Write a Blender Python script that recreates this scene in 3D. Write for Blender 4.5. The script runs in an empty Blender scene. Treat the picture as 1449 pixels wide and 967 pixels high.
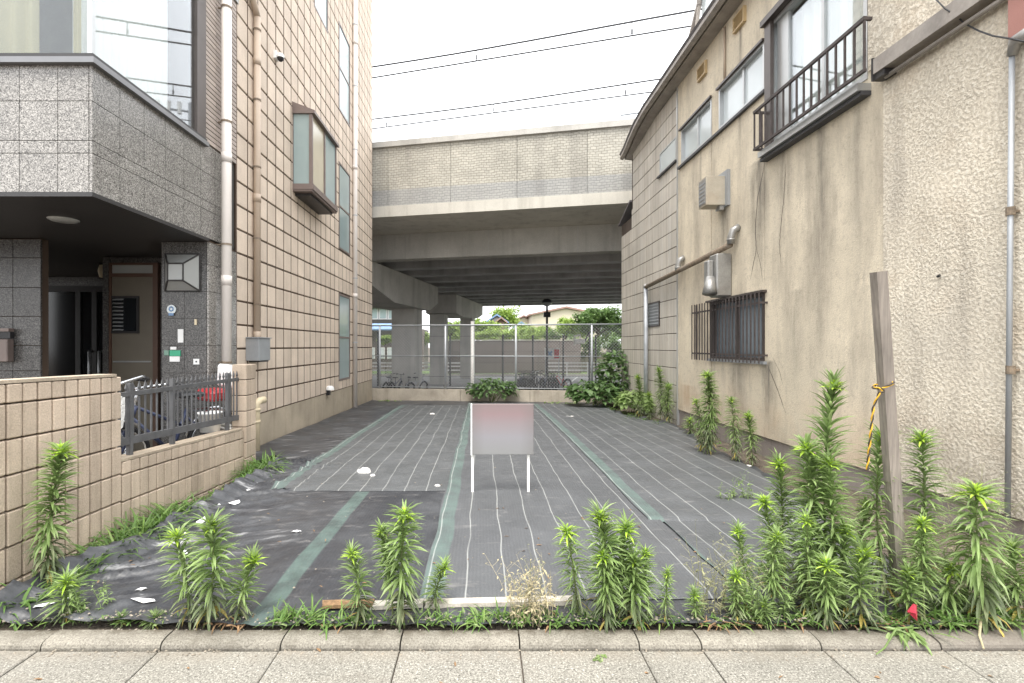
import bpy, math, random
from mathutils import Vector, Matrix, noise as mn
random.seed(11)
R = math.radians
SC = bpy.context.scene
COL = SC.collection
# ------------------------------------------------------------------ camera, sky, sun
E, F, CX, CY = 1.483, 705.0, 681.0, 490.5          # eye height; focal length and principal point in photo pixels
cam = bpy.data.cameras.new('camera'); camo = bpy.data.objects.new('camera', cam); COL.objects.link(camo)
camo.location = (0, 0, E); camo.rotation_euler = (R(90), 0, 0)
cam.sensor_width = 36; cam.lens = F / 1449 * 36; cam.shift_x = (724.5 - CX) / 1449; cam.shift_y = (CY - 483.5) / 1449
cam.clip_start = .05; cam.clip_end = 3000
SC.camera = camo
SC.view_settings.view_transform = 'Standard'; SC.view_settings.look = 'None'
SC.view_settings.exposure = 2.45
SC.view_settings.gamma = 1
SUN_EL, SUN_AZ = R(68), R(195)                      # azimuth clockwise from +Y
wd = bpy.data.worlds.new('World'); SC.world = wd; wd.use_nodes = True
wn = wd.node_tree; wn.nodes.clear()
def wnode(t, **k):
    n = wn.nodes.new(t)
    for a, b in k.items(): setattr(n, a, b)
    return n
sky = wnode('ShaderNodeTexSky', sky_type='NISHITA', sun_disc=False, sun_elevation=SUN_EL, sun_rotation=SUN_AZ, dust_density=4.0)
bg1 = wnode('ShaderNodeBackground'); bg1.inputs[1].default_value = .05
wn.links.new(sky.outputs[0], bg1.inputs[0])
tc = wnode('ShaderNodeTexCoord'); sp = wnode('ShaderNodeSeparateXYZ'); wn.links.new(tc.outputs['Generated'], sp.inputs[0])
cl = wnode('ShaderNodeTexNoise'); cl.inputs['Scale'].default_value = 2.2; cl.inputs['Detail'].default_value = 5
mp = wnode('ShaderNodeMapping'); mp.inputs['Scale'].default_value = (1, 1, 2.5)
wn.links.new(tc.outputs['Generated'], mp.inputs[0]); wn.links.new(mp.outputs[0], cl.inputs['Vector'])
r1 = wnode('ShaderNodeMapRange'); r1.inputs[3].default_value = .50; r1.inputs[4].default_value = .66      # overcast: brighter overhead
wn.links.new(sp.outputs[2], r1.inputs[0])
r2 = wnode('ShaderNodeMapRange'); r2.inputs[1].default_value = .3; r2.inputs[2].default_value = .7; r2.inputs[3].default_value = .95; r2.inputs[4].default_value = 1.05
wn.links.new(cl.outputs[0], r2.inputs[0])
mu = wnode('ShaderNodeMath', operation='MULTIPLY'); wn.links.new(r1.outputs[0], mu.inputs[0]); wn.links.new(r2.outputs[0], mu.inputs[1])
bg2 = wnode('ShaderNodeBackground'); bg2.inputs[0].default_value = (.965, .98, 1, 1); wn.links.new(mu.outputs[0], bg2.inputs[1])
mx = wnode('ShaderNodeMixShader'); mx.inputs[0].default_value = .9
wn.links.new(bg1.outputs[0], mx.inputs[1]); wn.links.new(bg2.outputs[0], mx.inputs[2])
wo = wnode('ShaderNodeOutputWorld'); wn.links.new(mx.outputs[0], wo.inputs[0])
sl = bpy.data.lights.new('sun', 'SUN'); sl.energy = .9; sl.angle = R(26); sl.color = (1, .955, .89)
so = bpy.data.objects.new('sun', sl); COL.objects.link(so)
sd = Vector((math.sin(SUN_AZ) * math.cos(SUN_EL), math.cos(SUN_AZ) * math.cos(SUN_EL), math.sin(SUN_EL)))
so.rotation_euler = (-sd).to_track_quat('-Z', 'Y').to_euler(); so.location = (0, 0, 30)
SC.cycles.max_bounces = 8; SC.cycles.diffuse_bounces = 5; SC.cycles.transparent_max_bounces = 16

# ------------------------------------------------------------------ measuring helpers (photo pixel -> place)
def PX(px, Y): return (px - CX) / F * Y
def PZ(py, Y): return E + (CY - py) / F * Y
def YX(px, X): return F * X / (px - CX)
def lerp(a, b, t): return a + (b - a) * t
def sst(a, b, x):
    t = max(0, min(1, (x - a) / (b - a))); return t * t * (3 - 2 * t)
def g(Y):                                             # ground of the lot falls gently to the rear
    pts = [(2.5, 0), (5, -.005), (7.7, -.02), (15, -.145)]
    if Y <= 2.5: return 0
    for (a, za), (b, zb) in zip(pts, pts[1:]):
        if Y <= b: return lerp(za, zb, (Y - a) / (b - a))
    return -.145
GF = E - 2.3                                          # ground beyond the fence, under the viaduct

# ------------------------------------------------------------------ object helpers
ORG = {}
def empty(name, loc=(0, 0, 0), label=None, cat=None, group=None, kind=None):
    o = bpy.data.objects.new(name, None); COL.objects.link(o); o.location = loc; o.empty_display_size = .1
    ORG[o.name] = Vector(loc); tag(o, label, cat, group, kind); return o
def tag(o, label=None, cat=None, group=None, kind=None):
    if label: o['label'] = label
    if cat: o['category'] = cat
    if group: o['group'] = group
    if kind: o['kind'] = kind
    return o
def link(name, me, parent=None, loc=None, kind=None):
    o = bpy.data.objects.new(name, me); COL.objects.link(o)
    po = ORG[parent.name] if parent else Vector((0, 0, 0))
    if parent: o.parent = parent
    if loc is not None:
        o.location = Vector(loc) - po; ORG[o.name] = Vector(loc)
    else: ORG[o.name] = po.copy()
    if kind: o['kind'] = kind
    return o
class MB:
    def __init__(s): s.v = []; s.f = []; s.m = []; s.mi = 0
    def add(s, vs, fs):
        b = len(s.v); s.v += [tuple(p) for p in vs]
        for q in fs: s.f.append([b + i for i in q]); s.m.append(s.mi)
        return s
    def box(s, x0, x1, y0, y1, z0, z1):
        return s.add([(x0,y0,z0),(x1,y0,z0),(x1,y1,z0),(x0,y1,z0),(x0,y0,z1),(x1,y0,z1),(x1,y1,z1),(x0,y1,z1)],
              [(0,3,2,1),(4,5,6,7),(0,1,5,4),(1,2,6,5),(2,3,7,6),(3,0,4,7)])
    def obox(s, c, ax, ay, az):                       # centre and three half-axes
        c, ax, ay, az = map(Vector, (c, ax, ay, az))
        vs = [c + i*ax + j*ay + k*az for k in (-1,1) for (i,j) in ((-1,-1),(1,-1),(1,1),(-1,1))]
        return s.add(vs, [(0,3,2,1),(4,5,6,7),(0,1,5,4),(1,2,6,5),(2,3,7,6),(3,0,4,7)])
    def bbox(s, x0, x1, y0, y1, z0, z1, b):           # box with bevelled edges
        vs = []; fs = []
        import itertools
        idx = {}
        for i, j, k in itertools.product((0,1), repeat=3):
            X = (x0, x1)[i]; Y = (y0, y1)[j]; Z = (z0, z1)[k]
            dx = b if i == 0 else -b; dy = b if j == 0 else -b; dz = b if k == 0 else -b
            idx[(i,j,k,0)] = len(vs); vs.append((X, Y+dy, Z+dz))
            idx[(i,j,k,1)] = len(vs); vs.append((X+dx, Y, Z+dz))
            idx[(i,j,k,2)] = len(vs); vs.append((X+dx, Y+dy, Z))
        q = lambda *k: [idx[a] for a in k]
        fs += [q((0,0,0,0),(0,0,1,0),(0,1,1,0),(0,1,0,0)), q((1,0,0,0),(1,1,0,0),(1,1,1,0),(1,0,1,0)),
               q((0,0,0,1),(1,0,0,1),(1,0,1,1),(0,0,1,1)), q((0,1,0,1),(0,1,1,1),(1,1,1,1),(1,1,0,1)),
               q((0,0,0,2),(0,1,0,2),(1,1,0,2),(1,0,0,2)), q((0,0,1,2),(1,0,1,2),(1,1,1,2),(0,1,1,2))]
        for i in (0,1):
            for j in (0,1): fs.append(q((i,j,0,0),(i,j,1,0),(i,j,1,1),(i,j,0,1)))
            for k in (0,1): fs.append(q((i,0,k,0),(i,1,k,0),(i,1,k,2),(i,0,k,2)))
        for j in (0,1):
            for k in (0,1): fs.append(q((0,j,k,1),(1,j,k,1),(1,j,k,2),(0,j,k,2)))
        for i, j, k in itertools.product((0,1), repeat=3): fs.append(q((i,j,k,0),(i,j,k,1),(i,j,k,2)))
        return s.add(vs, fs)
    def tube(s, pts, r, n=6, cap=True):
        pts = [Vector(p) for p in pts]; N = len(pts)
        rs = r if isinstance(r, (list, tuple)) else [r] * N
        vs = []; fs = []; up = None
        for i, p in enumerate(pts):
            d = (pts[min(i+1, N-1)] - pts[max(i-1, 0)])
            d = d.normalized() if d.length > 1e-9 else Vector((0,0,1))
            if up is None:
                a = Vector((0,0,1)) if abs(d.z) < .9 else Vector((1,0,0)); up = (a - d*a.dot(d)).normalized()
            else:
                up = up - d*up.dot(d); up = up.normalized() if up.length > 1e-6 else d.orthogonal().normalized()
            w = d.cross(up)
            for k in range(n):
                t = 2*math.pi*k/n; vs.append(p + rs[i]*(math.cos(t)*up + math.sin(t)*w))
        for i in range(N-1):
            for k in range(n): fs.append((i*n+k, i*n+(k+1)%n, (i+1)*n+(k+1)%n, (i+1)*n+k))
        if cap: fs.append(tuple(range(n))[::-1]); fs.append(tuple(range((N-1)*n, N*n)))
        return s.add(vs, fs)
    def prism(s, poly, a0, a1, axis='x'):             # poly in the other two axes (cyclic order), extruded along axis
        def mk(p, a): return {'x': (a, p[0], p[1]), 'y': (p[0], a, p[1]), 'z': (p[0], p[1], a)}[axis]
        n = len(poly); vs = [mk(p, a0) for p in poly] + [mk(p, a1) for p in poly]
        return s.add(vs, [tuple(range(n))[::-1], tuple(range(n, 2*n))] + [(i, (i+1)%n, n+(i+1)%n, n+i) for i in range(n)])
    def ring(s, c, rad, r, ax, n=20, m=6):            # torus: centre, radius, tube radius, axle direction
        ax = Vector(ax).normalized(); u = ax.orthogonal().normalized(); w = ax.cross(u); c = Vector(c); vs = []; fs = []
        for i in range(n):
            t = 2*math.pi*i/n; d = math.cos(t)*u + math.sin(t)*w
            for k in range(m):
                q = 2*math.pi*k/m; vs.append(c + d*(rad + r*math.cos(q)) + ax*r*math.sin(q))
        for i in range(n):
            for k in range(m): fs.append((i*m+k, i*m+(k+1)%m, ((i+1)%n)*m+(k+1)%m, ((i+1)%n)*m+k))
        return s.add(vs, fs)
    def lathe(s, prof, c=(0,0,0), n=16):              # (radius, z) profile
        vs = []; fs = []; m = len(prof)
        for i in range(n):
            t = 2*math.pi*i/n
            for r, z in prof: vs.append((c[0]+r*math.cos(t), c[1]+r*math.sin(t), c[2]+z))
        for i in range(n):
            for k in range(m-1): fs.append((i*m+k, ((i+1)%n)*m+k, ((i+1)%n)*m+k+1, i*m+k+1))
        return s.add(vs, fs)
    def mesh(s, name, mat, off=None, smooth=False):
        me = bpy.data.meshes.new(name)
        vs = s.v if off is None else [(a-off[0], b-off[1], c-off[2]) for a, b, c in s.v]
        me.from_pydata(vs, [], s.f)
        for m in (mat if isinstance(mat, (list, tuple)) else [mat]): me.materials.append(m)
        if any(s.m): me.polygons.foreach_set('material_index', s.m)
        if smooth: me.polygons.foreach_set('use_smooth', [True]*len(s.f))
        me.update(); return me
    def build(s, name, mat, parent=None, smooth=False, kind=None):
        po = ORG[parent.name] if parent else None
        return link(name, s.mesh(name, mat, po, smooth), parent, None, kind)
CACHE = {}
def piece(name, mat, parent, c, d, b=.0, kind=None):  # box-like piece, centre c, size d; mesh data shared between alike pieces
    k = (name, mat.name, tuple(round(x, 3) for x in d), round(b, 4))
    if k not in CACHE:
        m = MB(); h = [x/2 for x in d]
        if b: m.bbox(-h[0], h[0], -h[1], h[1], -h[2], h[2], b)
        else: m.box(-h[0], h[0], -h[1], h[1], -h[2], h[2])
        CACHE[k] = m.mesh(name, mat)
    return link(name, CACHE[k], parent, c, kind)
def copy_tree(o, parent=None):
    c = o.copy(); COL.objects.link(c); c.parent = parent
    for ch in list(o.children): copy_tree(ch, c)
    return c

# ------------------------------------------------------------------ materials
class S:
    def __init__(s, name):
        s.mat = bpy.data.materials.new(name); s.mat.use_nodes = True; s.nt = s.mat.node_tree
        s.b = s.nt.nodes['Principled BSDF']; s.out = s.nt.nodes['Material Output']; s._pos = None
    def set(s, sock, v):
        if hasattr(v, 'is_output'): s.nt.links.new(v, sock)
        elif isinstance(v, (tuple, list)) and len(v) == 3 and sock.type == 'RGBA': sock.default_value = (*v, 1)
        else: sock.default_value = v
    def n(s, t, *ins, out=0, **k):
        nd = s.nt.nodes.new('ShaderNode' + t)
        for a, b in k.items(): setattr(nd, a, b)
        for i, v in enumerate(ins):
            if v is not None: s.set(nd.inputs[i], v)
        return nd.outputs[out]
    def pos(s):
        if s._pos is None: s._pos = s.n('NewGeometry')
        return s._pos
    def xyz(s): 
        nd = s.nt.nodes.new('ShaderNodeSeparateXYZ'); s.nt.links.new(s.pos(), nd.inputs[0]); return nd.outputs
    def m(s, op, a, b=0., c=0.): return s.n('Math', a, b, c, operation=op)
    def scale(s, v, f): return s.n('VectorMath', v, (f if isinstance(f, tuple) else (f,)*3), operation='MULTIPLY')
    def noise(s, sc, det=4, rough=.55, vec=None, st=None):
        v = vec or s.pos()
        if st: v = s.scale(v, st)
        nd = s.nt.nodes.new('ShaderNodeTexNoise'); s.nt.links.new(v, nd.inputs['Vector'])
        nd.inputs['Scale'].default_value = sc; nd.inputs['Detail'].default_value = det; nd.inputs['Roughness'].default_value = rough
        return nd.outputs[0]
    def voro(s, sc, feature='F1', vec=None, out=0):
        nd = s.nt.nodes.new('ShaderNodeTexVoronoi'); nd.feature = feature
        s.nt.links.new(vec or s.pos(), nd.inputs['Vector']); nd.inputs['Scale'].default_value = sc; return nd.outputs[out]
    def mr(s, v, a, b, c, d): return s.n('MapRange', v, a, b, c, d)
    def mul(s, col, f):                                # colour times value
        nd = s.nt.nodes.new('ShaderNodeVectorMath'); nd.operation = 'SCALE'
        s.set(nd.inputs[0], col); s.set(nd.inputs['Scale'], f); return nd.outputs[0]
    def mix(s, f, a, b):
        nd = s.nt.nodes.new('ShaderNodeMix'); nd.data_type = 'RGBA'
        s.set(nd.inputs[0], f); s.set(nd.inputs[6], a); s.set(nd.inputs[7], b); return nd.outputs[2]
    def ramp(s, f, stops):
        nd = s.nt.nodes.new('ShaderNodeValToRGB'); s.set(nd.inputs[0], f); e = nd.color_ramp.elements
        while len(e) < len(stops): e.new(.5)
        for q, (p, c) in zip(e, stops): q.position = p; q.color = (*c, 1) if isinstance(c, tuple) else (c, c, c, 1)
        return nd.outputs[0]
    def rnd(s):
        g_ = s.nt.nodes.new('ShaderNodeNewGeometry').outputs['Random Per Island']
        o_ = s.nt.nodes.new('ShaderNodeObjectInfo').outputs['Random']
        return s.m('FRACT', s.m('ADD', g_, o_))
    def bump(s, h, st=.3, d=.01):
        nd = s.nt.nodes.new('ShaderNodeBump'); nd.inputs['Strength'].default_value = st; nd.inputs['Distance'].default_value = d
        s.set(nd.inputs['Height'], h); s.nt.links.new(nd.outputs[0], s.b.inputs['Normal'])
    def fin(s, col=None, rough=.8, metal=0, spec=None):
        if col is not None: s.set(s.b.inputs['Base Color'], col)
        s.set(s.b.inputs['Roughness'], rough); s.set(s.b.inputs['Metallic'], metal)
        if spec is not None: s.b.inputs['Specular IOR Level'].default_value = spec
        return s.mat
def std(name, col, rough=.8, var=.12, vs=2.5, grain=.08, gs=160, bump=.25, bs=160, bd=.004, isl=0., streak=0., ss=7., dirt=0., dcol=(.05,.045,.035), metal=0., spec=None):
    s = S(name); f = s.mr(s.noise(vs), .3, .7, 1-var, 1+var)
    if grain: f = s.m('MULTIPLY', f, s.mr(s.noise(gs, 2), .3, .7, 1-grain, 1+grain))
    if isl: f = s.m('MULTIPLY', f, s.mr(s.rnd(), 0, 1, 1-isl, 1+isl))
    c = s.mul(col, f)
    if streak: c = s.mix(s.mr(s.noise(ss, 5, .6, st=(1,1,.07)), .5, .75, 0, streak), c, dcol)
    if dirt: c = s.mix(s.mr(s.noise(1.7, 6, .65), .5, .75, 0, dirt), c, dcol)
    if bump: s.bump(s.noise(bs, 3), bump, bd)
    return s.fin(c, rough, metal, spec)
M = {}
M['tile'] = std('beige split tile', (.63,.525,.425), .75, .08, 3, .10, 120, .5, 70, .006, isl=.09, streak=.16, ss=6, dcol=(.2,.14,.09))
M['mortar'] = std('dark brown tile joint', (.10,.07,.05), .95)
M['tile_joint'] = std('brown vertical joint', (.10,.068,.048), .95)
M['plinth'] = std('rendered plinth', (.44,.375,.285), .9, .14, 2, .1, 90, .4, 60, .006, streak=.3, dirt=.2, dcol=(.12,.10,.06))
M['block'] = std('tan wall block', (.52,.42,.325), .85, .10, 3, .14, 110, .6, 80, .006, isl=.14, streak=.35, ss=8, dirt=.25, dcol=(.12,.09,.06))
M['coping'] = std('wall coping mortar', (.40,.33,.25), .9, .15, 8, .15, 90, .5, 60, .006, dirt=.4, dcol=(.14,.11,.08))
M['joint'] = std('grey mortar', (.07,.052,.04), .95)
M['metal_grey'] = std('grey painted metal', (.33,.345,.36), .45, .08, 4, .03, 80, .05, metal=.3)
M['alu'] = std('aluminium sash', (.48,.49,.49), .38, .06, 4, .02, 80, 0, metal=.6)
M['alu_dark'] = std('bronze sash', (.09,.075,.068), .4, .1, 5, .03, 80, 0, metal=.4)
M['bay'] = std('brown grey bay frame', (.19,.15,.135), .45, .1, 5, .03, 80, 0, metal=.2)
M['black_iron'] = std('dark iron', (.055,.055,.06), .55, .15, 8, .1, 100, .1)
M['fence_iron'] = std('weathered iron fence', (.10,.10,.103), .6, .18, 9, .1, 100, .2)
M['rust_iron'] = std('rusty dark iron', (.06,.048,.045), .7, .3, 14, .2, 100, .3)
M['black'] = std('black plastic', (.018,.018,.02), .45)
M['white_pvc'] = std('white downpipe', (.66,.61,.565), .45, .05, 2, .02, 60, 0, streak=.12, dcol=(.25,.2,.16))
M['beige_pvc'] = std('beige downpipe', (.43,.34,.26), .5, .06, 2, .03, 60, 0, streak=.12, dcol=(.2,.15,.1))
M['cream_pvc'] = std('cream pipe', (.68,.58,.40), .5, .08, 4, .03, 60, 0, dirt=.15)
M['white'] = std('white paint', (.78,.78,.76), .5, .04, 4, .02, 60, 0)
M['white_pole'] = std('white post paint', (.8,.785,.74), .5, .03, 4, .02, 60, 0)
M['concrete'] = std('viaduct concrete', (.47,.455,.42), .9, .14, .8, .09, 40, .3, 50, .01, streak=.35, ss=2.2, dirt=.15, dcol=(.11,.10,.085))
M['concrete_girder'] = std('bounce lit girder concrete', (.46,.46,.46), .9, .2, .8, .08, 40, .3, 40, .01, streak=.3, ss=2, dcol=(.06,.058,.055))  # paled to carry ground bounce on the girder bottoms, with dark streaks
M['deck'] = std('deck soffit', (.07,.073,.08), .9, .15, .8)  # near black: shade of the girder gaps put into the colour
M['fascia'] = std('pale edge beam concrete', (.54,.515,.455), .85, .1, .8, .06, 40, .2, 50, .01, streak=.4, ss=3, dcol=(.17,.15,.12))
M['old_concrete'] = std('old low wall concrete', (.40,.355,.29), .9, .2, 2.5, .12, 70, .5, 40, .012, streak=.5, ss=5, dirt=.35, dcol=(.12,.10,.07))
M['foundation'] = std('grey foundation', (.26,.225,.205), .9, .16, 2, .1, 90, .4, 60, .006, streak=.3, dirt=.3, dcol=(.10,.085,.07))
M['galv'] = std('galvanised steel', (.40,.42,.44), .5, .14, 6, .05, 60, .05, metal=.35)
M['galv_wire'] = std('galvanised wire', (.36,.37,.38), .5, .05, 6, .0, metal=.3)
M['duct'] = std('galvanised duct', (.36,.355,.34), .42, .18, 6, .08, 50, .15, metal=.6, dirt=.4, dcol=(.16,.11,.07))
M['rust'] = std('rusted pipe', (.20,.155,.11), .75, .35, 18, .2, 80, .4, dirt=.5, dcol=(.32,.31,.28))
M['ac_box'] = std('discoloured vent box', (.42,.375,.30), .6, .15, 4, .05, 60, .1, dirt=.4, dcol=(.30,.19,.09))
M['brown_door'] = std('brown door frame', (.10,.055,.037), .5, .1, 5)
M['door_face'] = std('grey brown door skin', (.15,.13,.10), .5, .06, 5)
M['dark_metal'] = std('dark bronze', (.03,.028,.028), .45)
M['pink'] = std('faded pink brown sheet', (.36,.17,.14), .6, .08, 3)
M['soil'] = std('dark soil', (.10,.08,.06), .95, .35, 6, .3, 60, .8, 30, .03)
M['asphalt'] = std('parking asphalt', (.27,.265,.26), .9, .15, 1.2, .15, 60, .4, 80, .01)
M['line'] = std('white road paint', (.7,.7,.68), .7)
M['wood'] = None
M['rope_y'] = std('yellow rope', (.62,.36,.03), .8, .1)
M['rope_k'] = std('black rope', (.05,.04,.03), .8, .1)
M['roof'] = std('dark roof sheet', (.15,.14,.145), .55, .12, 3)
M['gutter'] = std('weathered gutter', (.30,.27,.24), .6, .2, 5, .05, 40, 0, dirt=.3, dcol=(.12,.09,.07))
M['tyre'] = std('tyre rubber', (.022,.022,.024), .8)
M['chrome'] = std('chrome', (.62,.63,.65), .2, .05, 5, 0, bump=0, metal=.9)
M['red'] = std('red paint', (.42,.035,.04), .4)
M['dark_blue'] = std('dark blue paint', (.04,.05,.10), .4)
M['silver'] = std('silver paint', (.45,.46,.48), .35, metal=.5)
M['dusty_pink'] = std('dusty pink vinyl', (.36,.20,.21), .5)
M['hoarding'] = std('grey brown panel', (.17,.145,.135), .8, .12, .5, .05, 20, 0, isl=.1)
M['house'] = std('cream house wall', (.60,.53,.42), .85, .05, .5)
M['house2'] = std('pale grey house wall', (.45,.46,.47), .85, .05, .5)
M['blue'] = std('blue roof sheet', (.16,.26,.42), .6)
M['terracotta'] = std('reddish roof', (.30,.19,.16), .8)
M['glow'] = None
M['lawn'] = std('distant grass', (.10,.15,.045), .95, .3, 3, .3, 30)
M['straw'] = std('dry straw', (.36,.31,.19), .9, .2, 20)
M['driedleaf'] = std('dry brown leaf litter', (.20,.12,.06), .9, .4, 40)
M['stone'] = std('pale rubble', (.78,.76,.72), .9, .15, 9, .1, 60, .5, 30, .01)
M['grit'] = std('grit', (.22,.19,.15), .95, .4, 40)
M['scrap'] = std('white plastic scrap', (.75,.75,.75), .4)
M['redplastic'] = std('red plastic', (.6,.06,.10), .35)
def granite(name, dark, mid, light, rough):
    s = S(name)
    a = s.voro(135, out=1)
    nd = s.nt.nodes.new('ShaderNodeSeparateColor'); s.nt.links.new(a, nd.inputs[0])
    f = s.m('ADD', s.m('MULTIPLY', nd.outputs[0], .55), s.m('MULTIPLY', s.noise(110, 4, .7), .55))
    c = s.ramp(f, [(.30, dark), (.46, mid), (.60, tuple(x*1.15 for x in mid)), (.76, light)])
    c = s.mul(c, s.m('MULTIPLY', s.mr(s.rnd(), 0, 1, .92, 1.08), s.mr(s.noise(1.6), .3, .7, .92, 1.08)))
    c = s.mix(s.mr(s.noise(9, 5, .6, st=(1,1,.06)), .52, .8, 0, .25), c, (.10,.095,.085))
    return s.fin(c, s.mr(s.noise(40), .3, .7, rough*.8, rough*1.25))
M['granite'] = granite('speckled grey granite', (.06,.055,.05), (.20,.19,.175), (.42,.40,.37), .24)
M['granite_dark_shaded'] = granite('speckled dark shaded granite', (.018,.017,.017), (.060,.057,.055), (.17,.165,.155), .3)  # dark granite, deepened further to hold the shade of the recess
M['granite_joint'] = std('grey granite joint', (.075,.07,.065), .9)
M['small_tile'] = std('small grey beige brick tile', (.40,.34,.30), .7, .08, 3, .08, 120, .3, 90, .004, isl=.14)
M['ledge'] = std('grey metal ledge', (.20,.20,.205), .35, .06, 4, 0, bump=0, metal=.5)
def pave():
    s = S('exposed aggregate paving')
    f = s.m('ADD', s.m('MULTIPLY', s.noise(95, 3, .7), .6), s.m('MULTIPLY', s.noise(210, 2), .4))
    c = s.ramp(f, [(.36, (.05,.046,.038)), (.46, (.165,.155,.132)), (.55, (.24,.226,.195)), (.66, (.46,.44,.39))])
    c = s.mul(c, s.m('MULTIPLY', s.mr(s.rnd(), 0, 1, .93, 1.07), s.mr(s.noise(2.2, 5), .3, .7, .84, 1.12)))
    c = s.mix(s.mr(s.noise(5, 6, .7), .58, .72, 0, .5), c, (.16,.14,.115))
    y = s.xyz()[1]; c = s.mix(s.m('MULTIPLY', s.mr(y, 2.36, 2.48, 0, .6), s.mr(s.noise(11), .35, .6, .3, 1)), c, (.22,.19,.15))   # silt along the kerb
    s.bump(f, .6, .006); return s.fin(c, .85)
M['pave'] = pave()
def kerbm():
    s = S('worn kerb concrete')
    f = s.noise(120, 3, .7)
    c = s.ramp(f, [(.3, (.09,.08,.065)), (.5, (.20,.183,.15)), (.7, (.29,.268,.225))])
    c = s.mul(c, s.m('MULTIPLY', s.mr(s.rnd(), 0, 1, .92, 1.08), s.mr(s.noise(3, 5), .3, .7, .82, 1.12)))
    c = s.mix(s.mr(s.noise(7, 6, .7), .48, .70, 0, .65), c, (.09,.078,.06))
    c = s.mix(s.m('MULTIPLY', s.mr(s.xyz()[1], 2.545, 2.60, 0, .8), s.mr(s.noise(14,5), .35, .6, .2, 1)), c, (.08,.065,.045))
    c = s.mix(s.mr(s.xyz()[0], 1.6, 2.6, 0, .45), c, (.15,.125,.105))
    s.bump(f, .4, .004); return s.fin(c, .85)
M['kerb'] = kerbm()
def stain(s, c, Y0, w, z1, z0, amt, col):
    x, y, z = s.xyz()
    wob = s.m('MULTIPLY', s.m('SUBTRACT', s.noise(3), .5), w * 1.2)
    d = s.m('ABSOLUTE', s.m('SUBTRACT', s.m('ADD', y, wob), Y0))
    a = s.mr(d, 0, w, 1, 0)
    b = s.m('MULTIPLY', s.mr(z, z0, lerp(z0, z1, .6), 0, 1), s.mr(z, z1 - .02, z1 + .02, 1, 0))
    f = s.m('MULTIPLY', s.m('MULTIPLY', a, b), s.mr(s.noise(9, 5, .65, st=(1,1,.12)), .3, .62, .25, 1))
    return s.mix(s.m('MULTIPLY', f, amt), c, col)
def stucco():
    s = S('stained beige stucco')
    c = s.mul((.67,.59,.455), s.m('MULTIPLY', s.mr(s.noise(1.1, 5, .6), .3, .7, .84, 1.12), s.mr(s.noise(110, 3, .7), .3, .7, .80, 1.18)))
    c = s.mix(s.mr(s.noise(2.6, 6, .68, st=(1,1,.22)), .48, .72, 0, .58), c, (.24,.205,.165))
    c = s.mix(s.mr(s.noise(5, 6, .75, st=(1,1,.10)), .58, .78, 0, .30), c, (.18,.155,.125))
    c = s.mix(s.mr(s.noise(14, 6, .75), .54, .70, 0, .42), c, (.28,.24,.19))
    c = s.mix(s.mr(s.noise(45, 4, .7), .56, .68, 0, .55), c, (.34,.29,.235))
    c = s.mix(s.mr(s.noise(1.6, 6, .7), .56, .8, 0, .35), c, (.58,.52,.43))
    z_, o_ = (.14,.125,.105), (.34,.20,.10)
    for Y0, w, z1, z0, a, q in ((7.0,.28,E+2.62,E+.6,.9,z_),(6.45,.25,E+2.6,E+1.1,.6,z_),(8.0,.2,E+2.2,E+1.2,.9,z_),(6.75,.22,E-.2,.15,.95,z_),(7.6,.3,E-.25,.3,.7,z_),
                                (5.75,.3,E+2.6,E-.6,.75,z_),(5.15,.22,E+2.6,E+.2,.5,z_),(9.45,.5,.75,.2,.5,o_),(8.6,.9,.62,.2,.35,o_),(7.5,.06,E+4.9,E+2.2,.8,z_),(8.85,.05,E+3.5,E+2,.5,z_),(6.2,.18,E+.7,E-.6,.5,z_)):
        c = stain(s, c, Y0, w, z1, z0, a, q)
    c = s.mix(s.m('MULTIPLY', s.mr(s.xyz()[2], .2, 1.1, .6, 0), s.mr(s.noise(2.2, 5), .35, .65, 0, 1)), c, (.40,.27,.17))
    h = s.m('ADD', s.m('MULTIPLY', s.noise(60, 4, .6), .7), s.m('MULTIPLY', s.voro(70), .4))
    s.bump(h, .55, .008); return s.fin(c, .9)
M['stucco'] = stucco()
def pebble(name, k=1.0, gs=24):
    s = S(name)
    n1 = s.noise(gs, 2.5, .55); n2 = s.noise(gs*2.3, 2, .5)
    hgt = s.m('ADD', s.mr(n1, .38, .62, 0, 1), s.m('MULTIPLY', n2, .6)); d = s.mr(n1, .36, .52, 1, 0)
    c = s.mul((.66*k,.59*k,.475*k), s.m('MULTIPLY', s.mr(s.noise(1.3, 5), .3, .7, .85, 1.12), s.mr(s.noise(150, 2), .3, .7, .9, 1.1)))
    c = s.mix(s.m('MULTIPLY', d, .42), c, (.30,.26,.21)); c = s.mix(s.mr(n1, .55, .66, 0, .6), c, (.80,.75,.65))  # hollow shade and lump highlights painted into the colour
    c = s.mix(s.mr(s.noise(3.4, 6, .65, st=(1,1,.14)), .52, .75, 0, .45), c, (.20,.17,.14))
    c = s.mix(s.mr(s.noise(2.1, 5), .55, .75, 0, .3), c, (.40,.29,.19))
    c = s.mix(s.m('MULTIPLY', s.mr(s.xyz()[2], .2, 1.0, .75, 0), s.mr(s.noise(3, 6, .7), .38, .6, 0, 1)), c, (.21,.185,.145))
    c = s.mix(s.mr(s.noise(.9, 5, .6), .5, .72, 0, .35), c, (.42,.385,.33))
    s.bump(s.m('MULTIPLY', hgt, s.mr(s.noise(2.2, 3), .35, .65, .45, 1.)), .55, .012); return s.fin(c, .9)
M['pebble'] = pebble('rough cast render', 1., 36)
M['pebble_up'] = pebble('rough cast render upper storey', .92, 30)
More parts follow.
